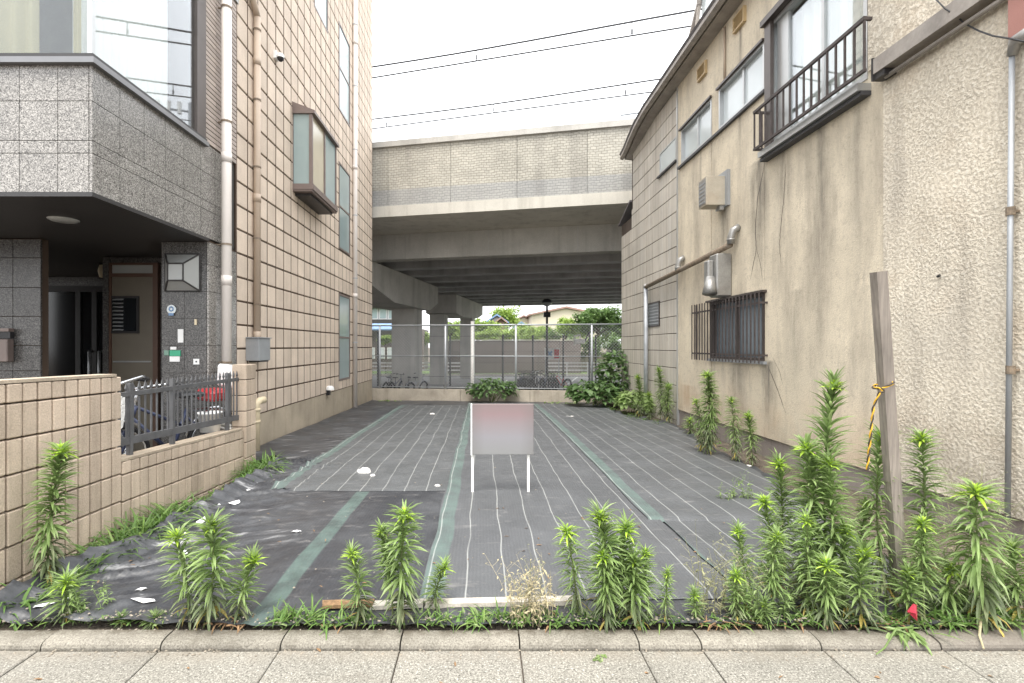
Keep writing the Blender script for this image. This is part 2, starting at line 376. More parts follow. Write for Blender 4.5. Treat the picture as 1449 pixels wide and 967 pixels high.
def blockpanel():
    s = S('weathered pale block')
    c = s.mul((.54,.50,.435), s.m('MULTIPLY', s.m('MULTIPLY', s.mr(s.noise(1.5, 5), .3, .7, .88, 1.1), s.mr(s.noise(110, 2), .3, .7, .92, 1.08)), s.mr(s.rnd(), 0, 1, .9, 1.08)))
    c = s.mix(s.mr(s.noise(13, 5, .6, st=(1,1,.03)), .48, .68, 0, .5), c, (.25,.215,.175))
    c = s.mix(s.mr(s.noise(5, 5, .6, st=(1,1,.06)), .5, .72, 0, .45), c, (.62,.61,.58))
    c = s.mix(s.mr(s.noise(3, 6, .7), .6, .8, 0, .4), c, (.16,.13,.10))
    s.bump(s.noise(70, 4), .3, .005); return s.fin(c, .88)
M['block_panel'] = blockpanel()
def parapet():
    s = S('stone pattern parapet panel')
    v = s.pos(); w = s.n('VectorMath', v, s.mul(s.n('TexNoise', v, None, 3., 3., out=1), .08), operation='ADD')
    x, y, z = s.xyz()
    cb = s.nt.nodes.new('ShaderNodeCombineXYZ'); s.nt.links.new(x, cb.inputs[0]); s.nt.links.new(z, cb.inputs[1])
    w = s.n('VectorMath', cb.outputs[0], s.mul(s.n('TexNoise', v, None, 3., 3., out=1), .13), operation='ADD')
    br = s.nt.nodes.new('ShaderNodeTexBrick'); s.nt.links.new(w, br.inputs[0])
    br.inputs['Color1'].default_value = (.50,.475,.41,1); br.inputs['Color2'].default_value = (.42,.40,.345,1); br.inputs['Mortar'].default_value = (.27,.255,.215,1)
    br.inputs['Scale'].default_value = 1; br.inputs['Mortar Size'].default_value = .008; br.inputs['Brick Width'].default_value = .15; br.inputs['Row Height'].default_value = .075
    br.inputs['Mortar Smooth'].default_value = .4
    c = s.mul(br.outputs[0], s.m('MULTIPLY', s.mr(s.noise(1), .3, .7, .85, 1.12), s.mr(s.rnd(), 0, 1, .93, 1.07)))
    c = s.mix(s.mr(z, E+4.80, E+4.83, .45, 0), c, (.27,.29,.32))
    c = s.mix(s.mr(s.noise(2, 5, .6, st=(1,1,.08)), .5, .75, 0, .35), c, (.12,.11,.10))
    s.bump(s.m('MULTIPLY', br.outputs[1], -1.), .6, .02); return s.fin(c, .9)
M['parapet'] = parapet()
def matm(name, stripes=None, bands=(), base=(.040,.041,.045), front=None):
    s = S(name); x, y, z = s.xyz()
    wv = s.noise(1.1, 2, .5, st=(.35,1,1))
    u = s.m('ADD', x, s.m('MULTIPLY', s.m('SUBTRACT', wv, .5), .065))
    weave = s.m('MULTIPLY', s.m('ADD', s.m('SINE', s.m('MULTIPLY', x, 260.)), 1.), .5)
    c = s.mul(base, s.m('MULTIPLY', s.mr(weave, 0, 1, .94, 1.06), s.mr(s.noise(150, 2), .3, .7, .8, 1.2)))
    c = s.mix(s.mr(s.noise(1.5, 6, .65), .42, .75, 0, .45), c, (.115,.12,.125))
    c = s.mix(s.mr(s.noise(3.5, 5, .7, st=(1,3,1)), .58, .74, 0, .4), c, (.26,.25,.24))
    c = s.mix(s.mr(s.noise(22, 4, .7), .66, .74, 0, .35), c, (.33,.31,.28))
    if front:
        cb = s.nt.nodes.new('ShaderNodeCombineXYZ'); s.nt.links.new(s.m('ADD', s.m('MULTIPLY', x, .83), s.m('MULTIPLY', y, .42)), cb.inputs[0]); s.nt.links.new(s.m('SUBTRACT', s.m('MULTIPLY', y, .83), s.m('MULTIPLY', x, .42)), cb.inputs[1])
        glint = s.noise(4.5, 5, .65, vec=cb.outputs[0], st=(.45, 2.6, 1))
        c = s.mix(s.m('MULTIPLY', s.mr(glint, .61, .67, 0, .65), s.mr(x, -1.9, -1.3, 1, 0)), c, (.42,.42,.42))  # pale streaks along the creases: painted glints and white tears
        c = s.mix(s.m('MULTIPLY', s.mr(glint, .52, .66, 0, .35), s.mr(x, -1.9, -.9, 1, 0)), c, (.17,.17,.175))
    for a, b, y1, col in bands:
        d = s.m('ABSOLUTE', s.m('SUBTRACT', u, (a+b)/2)); h = abs(b-a)/2
        f = s.m('MULTIPLY', s.mr(d, h-.012, h, .62, 0), s.mr(y, y1, y1+.02, 1, 0))
        f = s.m('MULTIPLY', f, s.mr(s.noise(6, 4), .35, .6, .55, 1))
        c = s.mix(f, c, col)
    if stripes:
        x0, p = stripes
        d = s.m('PINGPONG', s.m('SUBTRACT', u, x0), p/2)
        f = s.m('MULTIPLY', s.mr(d, .0025, .0065, .38, 0), s.mr(s.noise(2.3, 3), .3, .5, .5, 1))
        c = s.mix(f, c, (.52,.53,.50))
    s.bump(s.m('ADD', s.m('MULTIPLY', weave, .08), s.noise(9, 5, .6)), .35, .012)
    return s.fin(c, s.mr(s.noise(3, 4), .3, .7, .34 if front else .42, .52 if front else .62), spec=.5)
GR = (.10,.155,.135)
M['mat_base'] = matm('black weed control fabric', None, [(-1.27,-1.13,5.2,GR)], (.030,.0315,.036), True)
M['mat_left'] = matm('striped weed fabric left', (-1.9,.222), [(-2.16,-2.02,99,GR)], (.072,.076,.078))
M['mat_mid'] = matm('striped weed fabric middle', (-.09,.236), [(-.36,-.215,99,GR)], (.072,.075,.079))
M['mat_right'] = matm('striped weed fabric right', (1.66,.236), [(1.40,1.54,99,GR)], (.070,.074,.078))
def leafm(name, col, tip=None, tr=.35, rough=.5):
    s = S(name)
    c = s.mul(col, s.m('MULTIPLY', s.mr(s.rnd(), 0, 1, .65, 1.4), s.mr(s.noise(6), .3, .7, .8, 1.2)))
    if tip: c = s.mix(s.mr(s.rnd(), .7, 1, 0, .6), c, tip)
    s.fin(c, rough, spec=.4)
    t = s.nt.nodes.new('ShaderNodeBsdfTranslucent'); s.set(t.inputs[0], s.mul(c, 1.3))
    mxs = s.nt.nodes.new('ShaderNodeMixShader'); mxs.inputs[0].default_value = tr
    s.nt.links.new(s.b.outputs[0], mxs.inputs[1]); s.nt.links.new(t.outputs[0], mxs.inputs[2]); s.nt.links.new(mxs.outputs[0], s.out.inputs[0])
    return s.mat
M['leaf'] = leafm('horseweed leaf', (.215,.305,.105), (.36,.42,.22), .42)
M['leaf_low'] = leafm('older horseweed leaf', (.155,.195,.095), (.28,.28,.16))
M['leaf_yellow'] = leafm('withered yellow leaf', (.42,.34,.09), (.35,.20,.07))
M['leaf_top'] = leafm('fresh horseweed shoot', (.42,.60,.07), (.50,.62,.14))
M['leaf_dark'] = leafm('broad dark leaf', (.10,.175,.06), (.20,.27,.12))
M['grass'] = leafm('lush grass', (.11,.20,.045), (.24,.30,.09))
M['tree_light'] = leafm('light tree leaf', (.24,.34,.07), (.34,.42,.12))
M['tree_dark'] = leafm('dark tree leaf', (.10,.17,.05), (.18,.25,.08))
M['seed'] = leafm('pale wiry weed', (.26,.26,.14), (.40,.36,.24), .2, .8)
M['stem'] = std('green stem', (.14,.17,.06), .7, .2, 12)
M['bark'] = std('bark', (.10,.075,.055), .9, .3, 9, .2, 60, .6, 30, .02)
def wood():
    s = S('weathered grey wood')
    c = s.mul((.22,.19,.16), s.m('MULTIPLY', s.mr(s.noise(60, 5, .6, st=(1,1,.05)), .3, .7, .65, 1.25), s.mr(s.noise(4), .3, .7, .85, 1.15)))
    s.bump(s.noise(60, 5, .6, st=(1,1,.05)), .5, .004); return s.fin(c, .85)
M['wood'] = wood()
M['batten'] = std('bleached batten', (.50,.46,.40), .85, .2, 14, .15, 80, .4, 60, .004, dirt=.5, dcol=(.2,.14,.09))
def glass(name, tint, refl=1.6, rough=.02):
    s = S(name); nt = s.nt; nt.nodes.remove(s.b)
    tr = nt.nodes.new('ShaderNodeBsdfTransparent'); tr.inputs[0].default_value = (*tint, 1)
    gl = nt.nodes.new('ShaderNodeBsdfGlossy'); gl.inputs['Roughness'].default_value = rough; gl.inputs[0].default_value = (.95,.97,1,1)
    lw_ = nt.nodes.new('ShaderNodeLayerWeight'); lw_.inputs[0].default_value = .5
    r0 = ((refl-1)/(refl+1))**2
    fr = s.m('ADD', s.m('MULTIPLY', s.m('POWER', lw_.outputs['Facing'], 3.5), 1-r0), r0).node
    mm = nt.nodes.new('ShaderNodeMixShader'); nt.links.new(fr.outputs[0], mm.inputs[0]); nt.links.new(tr.outputs[0], mm.inputs[1]); nt.links.new(gl.outputs[0], mm.inputs[2])
    nt.links.new(mm.outputs[0], s.out.inputs[0]); return s.mat
M['glass'] = glass('window glass', (.90,.92,.91), 1.6)
M['glass_side'] = glass('side window glass', (.92,.94,.93), 1.8)
M['frosted'] = std('frosted pane', (.30,.38,.38), .16, .06, 1.5, 0, bump=0, spec=.9)
M['frosted_tan'] = std('tan blind behind pane', (.50,.45,.34), .2, .06, 1.5, 0, bump=0, spec=.8)
M['frosted_pale'] = std('pale frosted pane', (.52,.57,.58), .14, .05, 1.5, 0, bump=0, spec=1.)
M['dark_glass'] = std('dark glass', (.012,.014,.016), .12, .1, 2, 0, bump=0, spec=.6)
M['grey_glass'] = std('bluish wired glass', (.10,.125,.145), .2, .15, 2, 0, bump=0, spec=.7)
M['curtain'] = std('beige curtain', (.33,.29,.17), .95, .06, 2)
M['sheer'] = std('white sheer curtain', (.72,.72,.70), .95, .05, 2)
M['room'] = std('room interior', (.45,.42,.36), .9)
M['lampglass'] = std('lamp glass', (.34,.35,.34), .2, .05, 3, 0, bump=0)
def signface():
    s = S('faded sign print'); x, y, z = s.xyz()
    t = s.mr(z, .41, .91, 0, 1)
    c = s.ramp(t, [(0, (.22,.22,.215)), (.35, (.235,.226,.238)), (.62, (.235,.195,.20)), (.80, (.235,.165,.168)), (1, (.205,.155,.15))])
    e = s.m('MULTIPLY', s.mr(x, -.10, .03, 0, 1), s.mr(x, .38, .52, 1, 0))
    c = s.mix(s.m('MULTIPLY', s.m('SUBTRACT', 1., e), .45), c, (.15,.138,.13))
    return s.fin(c, .6)
M['sign'] = signface()

# ================================================================== ground
gm = MB(); prof = [(-80,-.17),(2.6,-.17),(2.61,-.02),(5,-.03),(7.7,-.045),(15,-.165),(15.3,-.4),(16.5,GF-.02),(900,GF-.02)]
for (a, za), (b, zb) in zip(prof, prof[1:]): gm.add([(-700,a,za),(700,a,za),(700,b,zb),(-700,b,zb)], [(0,1,2,3)])
tag(gm.build('ground', M['soil']), 'bare dark soil of the empty lot and the land beyond', kind='structure')
JX = [-3.407,-2.807,-2.207,-1.607,-1.007,-.407,.193,.793,1.105,1.705,2.305,2.905,3.505]
pv = tag(empty('pavement', (0, 2, -.05)), 'pale exposed aggregate pavement slabs in front of the kerb', kind='structure')
random.seed(2)
for r_, (ya, yb) in enumerate(((1.885,2.478),(1.285,1.878),(.685,1.278))):
    for a, b in zip(JX, JX[1:]):
        piece('paving_slab', M['pave'], pv, ((a+b)/2, (ya+yb)/2, -.071+random.uniform(-.002,.002)), (b-a-.006, yb-ya, .08), .004)
MB().box(-60,60,-6,2.48,-.16,-.044).build('slab_bed', M['joint'], pv)
kb = tag(empty('kerb', (0, 2.5, 0)), 'low rounded concrete kerb between pavement and lot', kind='structure')
kp = [(2.605,-.2),(2.605,0),(2.552,.001),(2.525,-.002),(2.508,-.007),(2.499,-.016),(2.494,-.03),(2.492,-.2)]
for i, (a, b) in enumerate(zip(JX, JX[1:])):
    dz = (.001,-.002,.002,0)[i % 4]
    MB().prism([(y, z+dz) for y, z in kp], a+.004, b-.004).build('kerb_stone', M['kerb'], kb)

# ================================================================== weed control fabric
def hw(x, y):                                          # wrinkles shared by all layers
    n1 = mn.noise((x*1.1, y*.8, 0)); n2 = mn.noise((x*3.1, y*2.2, 4.))
    h = .010*n1 + .006*n2 + .02
    L = sst(-1.35, -2.3, x)*sst(7.5, 6, y)
    if L > 0:
        q = (x*.83 + y*.42); p = (-x*.42 + y*.83)
        rd = 1 - abs(mn.noise((p*5.5, q*1.1, 2.)))*2.2; rd2 = 1 - abs(mn.noise((p*12, q*2.4, 7.)))*2.2
        h += L*(.042*max(0, rd)**3 + .022*max(0, rd2)**3)
    h += sst(4.2, 3.0, y)*.010*max(0, 1 - abs(mn.noise((x*6., y*2.5, 9.)))*2.5)
    return h
def xl(y): return lerp(lerp(-2.66, -2.50, sst(3.1, 3.6, y)), -3.24, sst(6.15, 6.6, y))
def xr(y): return lerp(2.75, 3.3, sst(3, 6.3, y)) + .34*sst(7, 9.2, y) - .45*sst(9.6, 11.5, y)
def sheet(name, fx0, fx1, y0, y1, nx, ny, off, mat, edge=0):
    m = MB(); vs = []; fs = []
    for j in range(ny+1):
        y = lerp(y0, y1, j/ny)
        a = fx0(y) if callable(fx0) else fx0; b = fx1(y) if callable(fx1) else fx1
        for i in range(nx+1):
            t = i/nx; x = lerp(a, b, t)
            if not callable(fx0) and (i == 0 or i == nx): x += .02*mn.noise((y*1.4, i*3.3, 1.))
            yy = y + (.03*mn.noise((x*2.1, j*5., 3.)) if j in (0, ny) else 0)
            z = g(yy) + hw(x, yy) + off
            if edge: z += edge*((.08 if yy < 6.3 else .02)*sst(.03, 0, t) + .07*sst(.97, 1, t)*(.5+mn.noise((y*3, 0, 0))))
            if off and (j == 0 or j == ny): z -= off*.7
            vs.append((x, yy, z))
    for j in range(ny):
        for i in range(nx):
            q = j*(nx+1)+i; fs.append((q, q+1, q+nx+2, q+nx+1))
    return m.add(vs, fs).build(name, mat, smooth=True)
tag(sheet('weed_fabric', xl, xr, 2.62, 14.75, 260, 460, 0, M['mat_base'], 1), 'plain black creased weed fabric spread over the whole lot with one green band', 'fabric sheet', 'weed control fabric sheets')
tag(sheet('weed_fabric', -2.16, -.26, 5.05, 13.4, 60, 150, .010, M['mat_left']), 'grey striped fabric strip ending at mid lot left of the signboard', 'fabric sheet', 'weed control fabric sheets')
tag(sheet('weed_fabric', -.36, 1.50, 2.86, 13.9, 60, 200, .018, M['mat_mid']), 'long striped fabric strip running under the signboard to the front batten', 'fabric sheet', 'weed control fabric sheets')
tag(sheet('weed_fabric', 1.40, lambda y: xr(y)-.06, 4.15, 13.6, 60, 170, .027, M['mat_right']), 'striped fabric strip along the stucco building with a green edge band', 'fabric sheet', 'weed control fabric sheets')
tag(sheet('weed_fabric', 1.52, lambda y: xr(y)-.10, 2.8, 4.2, 30, 36, .011, M['mat_right']), 'short piece of striped fabric behind the tall weeds by the stake', 'fabric sheet', 'weed control fabric sheets')

# ================================================================== low concrete wall and chain-link fence at the back
def fy(X): return 15.0 - .139*(X + 3.2)
FD = Vector((1, -.139, 0)).normalized()
lw = empty('concrete_wall', (0, fy(0), -.2), 'low stained concrete wall under the wire mesh fence at the back', 'wall')
m = MB()
for a, b in ((-3.6,-.62),(-.61,1.4),(1.41,4.3)):
    ya, yb = fy(a), fy(b)
    MB().add([(a,ya,-.3),(b,yb,-.3),(b,yb+.16,-.3),(a,ya+.16,-.3),(a,ya,.215),(b,yb,.215),(b,yb+.16,.215),(a,ya+.16,.215)],
      [(0,3,2,1),(4,5,6,7),(0,1,5,4),(1,2,6,5),(2,3,7,6),(3,0,4,7)]).build('wall_segment', M['old_concrete'], lw)
cf = empty('wire_mesh_fence', (0, fy(0)+.08, .22), 'galvanised chain link fence standing on the low concrete wall', 'fence')
TOP = E + .63
for px in (537.4, 630.3, 730, 837.4, 905):
    X = (px-CX)/F*14.6; Y = fy(X) + .08; X = PX(px, Y)
    MB().tube([(X,Y,.1),(X,Y,TOP)], .03, 10).tube([(X,Y,TOP-.002),(X,Y,TOP+.02)], .036, 10).build('post', M['galv'], cf, True)
a, b = -3.4, 4.3
for z, r in ((TOP, .022), (.27, .012), (1.2, .012)):
    MB().tube([(a,fy(a)+.08,z),(b,fy(b)+.08,z)], r, 8).build('rail', M['galv'], cf, True)
m = MB(); st = .056; H = TOP - .26; L = (b-a)
def fp(t, z, o=0): x = a + t; return (x, fy(x)+.085+o, z)
w = .0029
k = -H
while k < L:
    for sgn in (1, -1):
        if sgn == 1: t0, z0, t1, z1 = k, .26, k+H, TOP
        else: t0, z0, t1, z1 = k+H, .26, k, TOP
        if t0 > t1: t0, z0, t1, z1 = t1, z1, t0, z0
        ta, tb = max(t0, 0), min(t1, L)
        if ta < tb:
            za = lerp(z0, z1, (ta-t0)/(t1-t0)); zb = lerp(z0, z1, (tb-t0)/(t1-t0))
            m.tube([fp(ta, za, sgn*.003), fp(tb, zb, sgn*.003)], w, 3, False)
    k += .088
m.build('wire_mesh', M['galv_wire'], cf, kind='stuff')

# ================================================================== railway viaduct
TH = R(12); vs_, vc_ = math.sin(TH), math.cos(TH)
U = Vector((vc_, -vs_, 0)); V = Vector((vs_, vc_, 0))
def uv(u, d, h): p = U*u + V*d; return (p.x, p.y, E + h)
def vbox(m, u0, u1, d0, d1, h0, h1):
    return m.add([uv(u0,d0,h0),uv(u1,d0,h0),uv(u1,d1,h0),uv(u0,d1,h0),uv(u0,d0,h1),uv(u1,d0,h1),uv(u1,d1,h1),uv(u0,d1,h1)],
          [(0,3,2,1),(4,5,6,7),(0,1,5,4),(1,2,6,5),(2,3,7,6),(3,0,4,7)])
vd = empty('railway_viaduct', (0, 25, GF), 'grey concrete railway viaduct crossing behind the empty lot', 'viaduct')
DP, DG, DE = 14.41, 16.70, 37.4
U0, U1 = -34, 26
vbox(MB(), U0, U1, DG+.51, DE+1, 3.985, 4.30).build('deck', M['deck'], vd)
vbox(MB(), U0, U1, DP+.301, DG+.50, 3.986, 4.30).build('overhang_slab', M['fascia'], vd)
vbox(MB(), U0, U1, DP-.05, DP+.30, 3.98, 4.31).build('edge_beam', M['fascia'], vd)
vbox(MB(), U0, U1, DP-.07, DP+.36, 6.13, 6.30).build('parapet_cap', M['concrete'], vd)
u = -20.
while u < 14:
    vbox(MB(), u+.006, u+1.994, DP, DP+.22, 4.312, 6.128).build('parapet_panel', M['parapet'], vd); u += 2.
vbox(MB(), U0, U1, DP+.23, DP+.29, 4.312, 6.12).build('parapet_core', M['concrete'], vd)
vbox(MB(), U0, U1, DE+.8, DE+1., 4.312, 6.2).build('rear_parapet', M['concrete'], vd)
for i in range(11):
    d = DG + i*2.05
    if i == 0:
        u = -15.3
        while u < 12:
            vbox(MB(), u+.008, u+2.992, d, d+.5, 3.10, 3.984).build('girder_segment', M['concrete'], vd); u += 3.
        vbox(MB(), U0, U1, d+.02, d+.48, 3.13, 3.98).build('girder', M['concrete_girder'], vd)
    else: vbox(MB(), U0, U1, d, d+.5, 3.10, 3.984).build('girder', M['concrete_girder'], vd)
def bent(u1, w, prof, cols):
    m = MB(); n = len(prof)
    vv = [uv(u1-w, d, h) for d, h in prof] + [uv(u1, d, h) for d, h in prof]
    m.add(vv, [tuple(range(n)), tuple(range(n, 2*n))[::-1]] + [(i, n+i, n+(i+1)%n, (i+1)%n) for i in range(n)]).build('crossbeam', M['concrete'], vd)
    for ua, ub, da, db, ht in cols: vbox(MB(), ua, ub, da, db, -2.35, ht).build('column', M['concrete'], vd)
bent(-7.62, 1.9, [(16.4,3.09),(25.0,3.09),(25.0,2.25),(23.6,1.78),(19.0,1.78),(16.4,2.3)], [(-9.1,-7.95,22.3,23.4,1.79)])
bent(-7.62, 1.9, [(28.7,3.09),(36.4,3.09),(36.4,2.35),(34.6,2.0),(30.4,1.86),(28.7,2.0)], [(-9.35,-8.45,28.9,29.8,1.95),(-9.0,-8.1,35.0,35.8,2.1)])
for sh in (-16,):                                     # the next bents along, behind the tiled building
    bent(-7.62+sh, 1.9, [(16.4,3.09),(36.4,3.09),(36.4,2.3),(16.4,2.3)], [(-9.1+sh,-8.1+sh,19,20,2.31),(-9.1+sh,-8.1+sh,32,33,2.31)])
# overhead wires
def ud(px, d): k = (px-CX)/F; Y = d/(vc_ + k*vs_); return k*Y*vc_ - Y*vs_
def wire(d, hm, hc, u0, u1, drops, label, r=.032):
    w = empty('overhead_wire', uv(0, d, hm), label, 'overhead wire', 'railway overhead wires')
    ul = ud(528, d); dv = lambda u: d - .066*(u-ul)
    pts = [uv(u, dv(u), hm + .05*math.sin(u*.35)) for u in [lerp(u0, u1, i/30) for i in range(31)]]
    MB().tube(pts, r, 5).build('messenger_wire', M['black_iron'], w)
    if hc: MB().tube([uv(u0, dv(u0), hc), uv(u1, dv(u1), hc)], r*.85, 5).build('contact_wire', M['black_iron'], w)
    for q in drops:
        h1 = hm + .05*math.sin(q*.35); e_ = dv(q)
        MB().tube([uv(q, e_, h1), uv(q, e_, hc)], .018, 4).tube([uv(q,e_,hc+.06),uv(q,e_,hc+.2)], .035, 5).build('dropper', M['black_iron'], w)
wire(17.5, 10.55, 10.12, -22, 18, [ud(676,17.5), ud(892,17.5), ud(460,17.5)], 'nearest and highest railway wire with droppers above the viaduct')
wire(21.6, 10.55, 10.12, -24, 20, [ud(547,21.6), ud(701,21.6), ud(883,21.6)], 'second railway wire with droppers seen below the nearest one', .032)
wire(24.4, 10.25, 9.75, -24, 20, [ud(745,24.4), ud(622,24.4)], 'lowest and faintest railway wire just above the parapet', .022)
mst = empty('overhead_line_mast', uv(ud(912,27), 27, 4.3), 'small grey wire support arm above the parapet near the stucco eave', 'mast')
u_ = ud(912, 27)
MB().tube([uv(u_,27,4.3),uv(u_,27,12.6)], .10, 8).build('pole', M['galv'], mst)
MB().tube([uv(u_-1.2,27,12.1),uv(u_+3,27,12.3)], .06, 6).build('bracket_arm', M['galv'], mst)
for q in (.5, 1.0, 1.5): MB().tube([uv(u_+q,27,12.0),uv(u_+q,27,12.6)], [.09,.11], 8).build('insulator', M['white'], mst)

# ================================================================== left: tiled apartment building
BL = -3.28
tb = empty('tiled_building', (-6, 9, 0), 'beige tiled apartment building with a grey granite entrance on the left', 'building')
def sub_rects(r, holes):
    out = [r]
    for (a, b, c, d) in holes:
        nx = []
        for (y0, y1, z0, z1) in out:
            if y1 <= a or y0 >= b or z1 <= c or z0 >= d: nx.append((y0,y1,z0,z1)); continue
            if y0 < a: nx.append((y0, a, z0, z1))
            if y1 > b: nx.append((b, y1, z0, z1))
            ya, yb = max(y0, a), min(y1, b)
            if z0 < c: nx.append((ya, yb, z0, c))
            if z1 > d: nx.append((ya, yb, d, z1))
        out = nx
    return [q for q in out if q[1]-q[0] > .03 and q[3]-q[2] > .04]
TW, TH_, Z0 = .3196, .323, E-1.0
holes = [(11.48,12.45,E-.80,E+1.23),(11.48,12.45,E+2.26,E+4.27),(11.48,12.45,E+5.47,E+7.5),(9.78,10.66,E+6.68,E+8.6),(8.66,10.13,E+2.70,E+4.27)]
cand = []
for i in range(26):
    for j in range(37):
        y0 = 6.68+i*TW; z0 = Z0+j*TH_
        if (z0-E)/(y0+TW) > .80: continue
        for (a, b, c, d) in sub_rects((y0+.015, y0+TW-.015, z0+.013, z0+TH_-.013), holes):
            vis = 1 if (c-E)/b < .70 else .3
            cand.append((vis*(b-a)*(d-c)/(a*a), a, b, c, d))
cand.sort(reverse=True)
rest = MB()
for n_, (_, a, b, c, d) in enumerate(cand):
    x1 = BL + random.choice((-.001, 0, .001))
    if n_ < 298: piece('tile', M['tile'], tb, ((BL-.06+x1)/2, (a+b)/2, (c+d)/2), (round(x1-BL+.06, 3), b-a, d-c), .006)
    else: rest.box(BL-.06, x1, a, b, c, d)
rest.build('tile', M['tile'], tb, kind='stuff')
jm = MB()
for i in range(27):
    y = 6.68+i*TW
    for (a, b, c, d) in sub_rects((y-.0155, y+.0155, Z0, E+9.5), holes): jm.box(BL-.013, BL-.0035, a, b, c, d)
jm.build('vertical_joint', M['tile_joint'], tb, kind='stuff')
MB().box(-13, -3.832, 9.402, 14.985, -.5, E+1.265).box(-3.831, BL-.014, 6.68, 14.985, -.5, E+1.265).box(-13, BL-.014, 6.68, 14.985, E+1.302, E+11).build('wall', M['mortar'], tb)
MB().box(BL-.05, BL-.006, 6.681, 14.98, -.4, Z0-.004).build('plinth', M['plinth'], tb)
MB().box(-13, BL, 5.9, 14.99, E+11, E+11.3).build('roof', M['concrete'], tb)
def bwin(y0, y1, z0, z1, pane, mull=True):
    m = MB(); x0, x1, t = BL-.05, BL+.006, .045
    m.box(x0,x1,y0,y1,z0,z0+t); m.box(x0,x1,y0,y1,z1-t,z1); m.box(x0,x1,y0,y0+t,z0+t,z1-t); m.box(x0,x1,y1-t,y1,z0+t,z1-t)
    zm = (z0+z1)/2
    m.box(x0,x1-.006,y0+t,y1-t,zm-.02,zm+.02)
    o = m.build('window', M['bay'], tb)
    MB().box(BL-.02,BL-.011,y0+t,y1-t,z0+t,zm-.02).build('pane', pane, o)
    MB().box(BL-.02,BL-.008,y0+t,y1-t,zm+.02,z1-t).build('pane', pane, o)
for h in holes[:4]: bwin(*h, M['frosted'])
# bay window
bx = -2.94; zb, zt, zt2 = E+2.73, E+4.07, E+4.24; ya, yb = 8.66, 10.13
m = MB(); t = .055
m.add([(BL-.05,ya-.02,zt2+.03),(BL-.05,yb+.02,zt2+.03),(bx+.05,yb+.02,zt+.03),(bx+.05,ya-.02,zt+.03),(BL-.05,ya-.02,zt-.02),(BL-.05,yb+.02,zt-.02),(bx+.05,yb+.02,zt-.02),(bx+.05,ya-.02,zt-.02)],
      [(0,3,2,1),(4,5,6,7),(0,1,5,4),(1,2,6,5),(2,3,7,6),(3,0,4,7)])
m.box(BL-.05,bx+.02,ya-.01,yb+.01,zb,zb+.10)
m.box(BL-.05,bx,ya,yb,zb-.03,zb-.001)
for (xa, xb, y0, y1) in ((bx-t,bx,ya,ya+t),(bx-t,bx,yb-t,yb),(BL-.05,BL+.01,ya,ya+t),(bx-.04,bx-.004,(ya+yb)/2-.03,(ya+yb)/2+.03)): m.box(xa,xb,y0,y1,zb+.10,zt-.02)
bw = m.build('bay_window', M['bay'], tb)
MB().box(BL+.011,bx-t-.001,ya+.02,ya+.03,zb+.101,zt-.021).build('pane', M['frosted'], bw)
MB().box(bx-.03,bx-.022,ya+t,(ya+yb)/2-.03,zb+.101,zt-.021).build('pane', M['frosted_tan'], bw)
MB().box(bx-.026,bx-.018,(ya+yb)/2+.03,yb-t,zb+.101,zt-.021).build('pane', M['frosted'], bw)
MB().box(BL+.0,bx-.06,ya+.12,yb-.1,zb-.075,zb-.031).build('bay_base', M['dark_metal'], bw)
# granite clad front and canopy
YF, YB = 4.20, 6.0
zc0, zc1, zc2, zc3, zc4 = E+1.30, E+1.63, E+1.737, E+2.07, E+2.37
MB().box(-9, BL-.03, YF+.03, YB+.67, E+1.29, E+2.45).build('storey_slab', M['granite_joint'], tb)
MB().box(-9, BL+.012, YF-.012, 5.99, E+1.262, E+1.298).build('soffit', M['dark_metal'], tb)
gk = [YF-.002+.3246*i for i in range(8)]
for (z0, z1) in ((zc0,zc1),(zc1,zc2),(zc2,zc3),(zc3,zc4+.05)):
    for a, b in zip(gk, gk[1:]):
        b = min(b, 6.68)
        if b-a > .03: piece('granite_tile', M['granite'], tb, (BL-.0125, (a+b)/2, (z0+z1)/2), (.025, b-a-.006, z1-z0-.006))
    x = BL-.028
    for k in range(12):
        wd_ = .262 if k == 0 else .325
        piece('granite_tile', M['granite'], tb, (x-wd_/2, YF+.0125, (z0+z1)/2), (wd_-.006, .025, z1-z0-.006)); x -= wd_
# granite column beside the entrance: side face and front face
MB().box(-3.83, BL-.028, YB+.03, 6.675, -.4, E+1.29).build('entrance_pier', M['mortar'], tb)
zj = [E-1.6] + [PZ(y, 6.0) for y in (567, 528, 489, 450.5, 412.5, 374)] + [E+1.26]
for z0, z1 in zip(zj, zj[1:]):
    for a, b in ((YB, 6.34), (6.34, 6.678)): piece('granite_tile', M['granite'], tb, (BL-.0125, (a+b)/2, (z0+z1)/2), (.025, b-a-.006, z1-z0-.006))
    for a, b in ((-3.85,-3.575),(-3.575,-3.308)): piece('granite_tile', M['granite_dark_shaded'], tb, ((a+b)/2, YB+.0125, (z0+z1)/2), (b-a-.004, .025, z1-z0-.004))
# left pier, turned slightly
MB().box(-9, -5.15, 5.83, 5.93, -.4, E+1.26).build('entrance_pier', M['mortar'], tb)
zj = [PZ(y, 5.8) for y in (560, 525, 489, 448, 407, 365, 328)]; zj[-1] = E+1.25
for z0, z1 in zip(zj, zj[1:]):
    for k in range(6):
        b = -5.13-.325*k; a = b-.325
        piece('granite_tile', M['granite_dark_shaded'], tb, ((a+b)/2, 5.815, (z0+z1)/2), (.317, .025, z1-z0-.008))
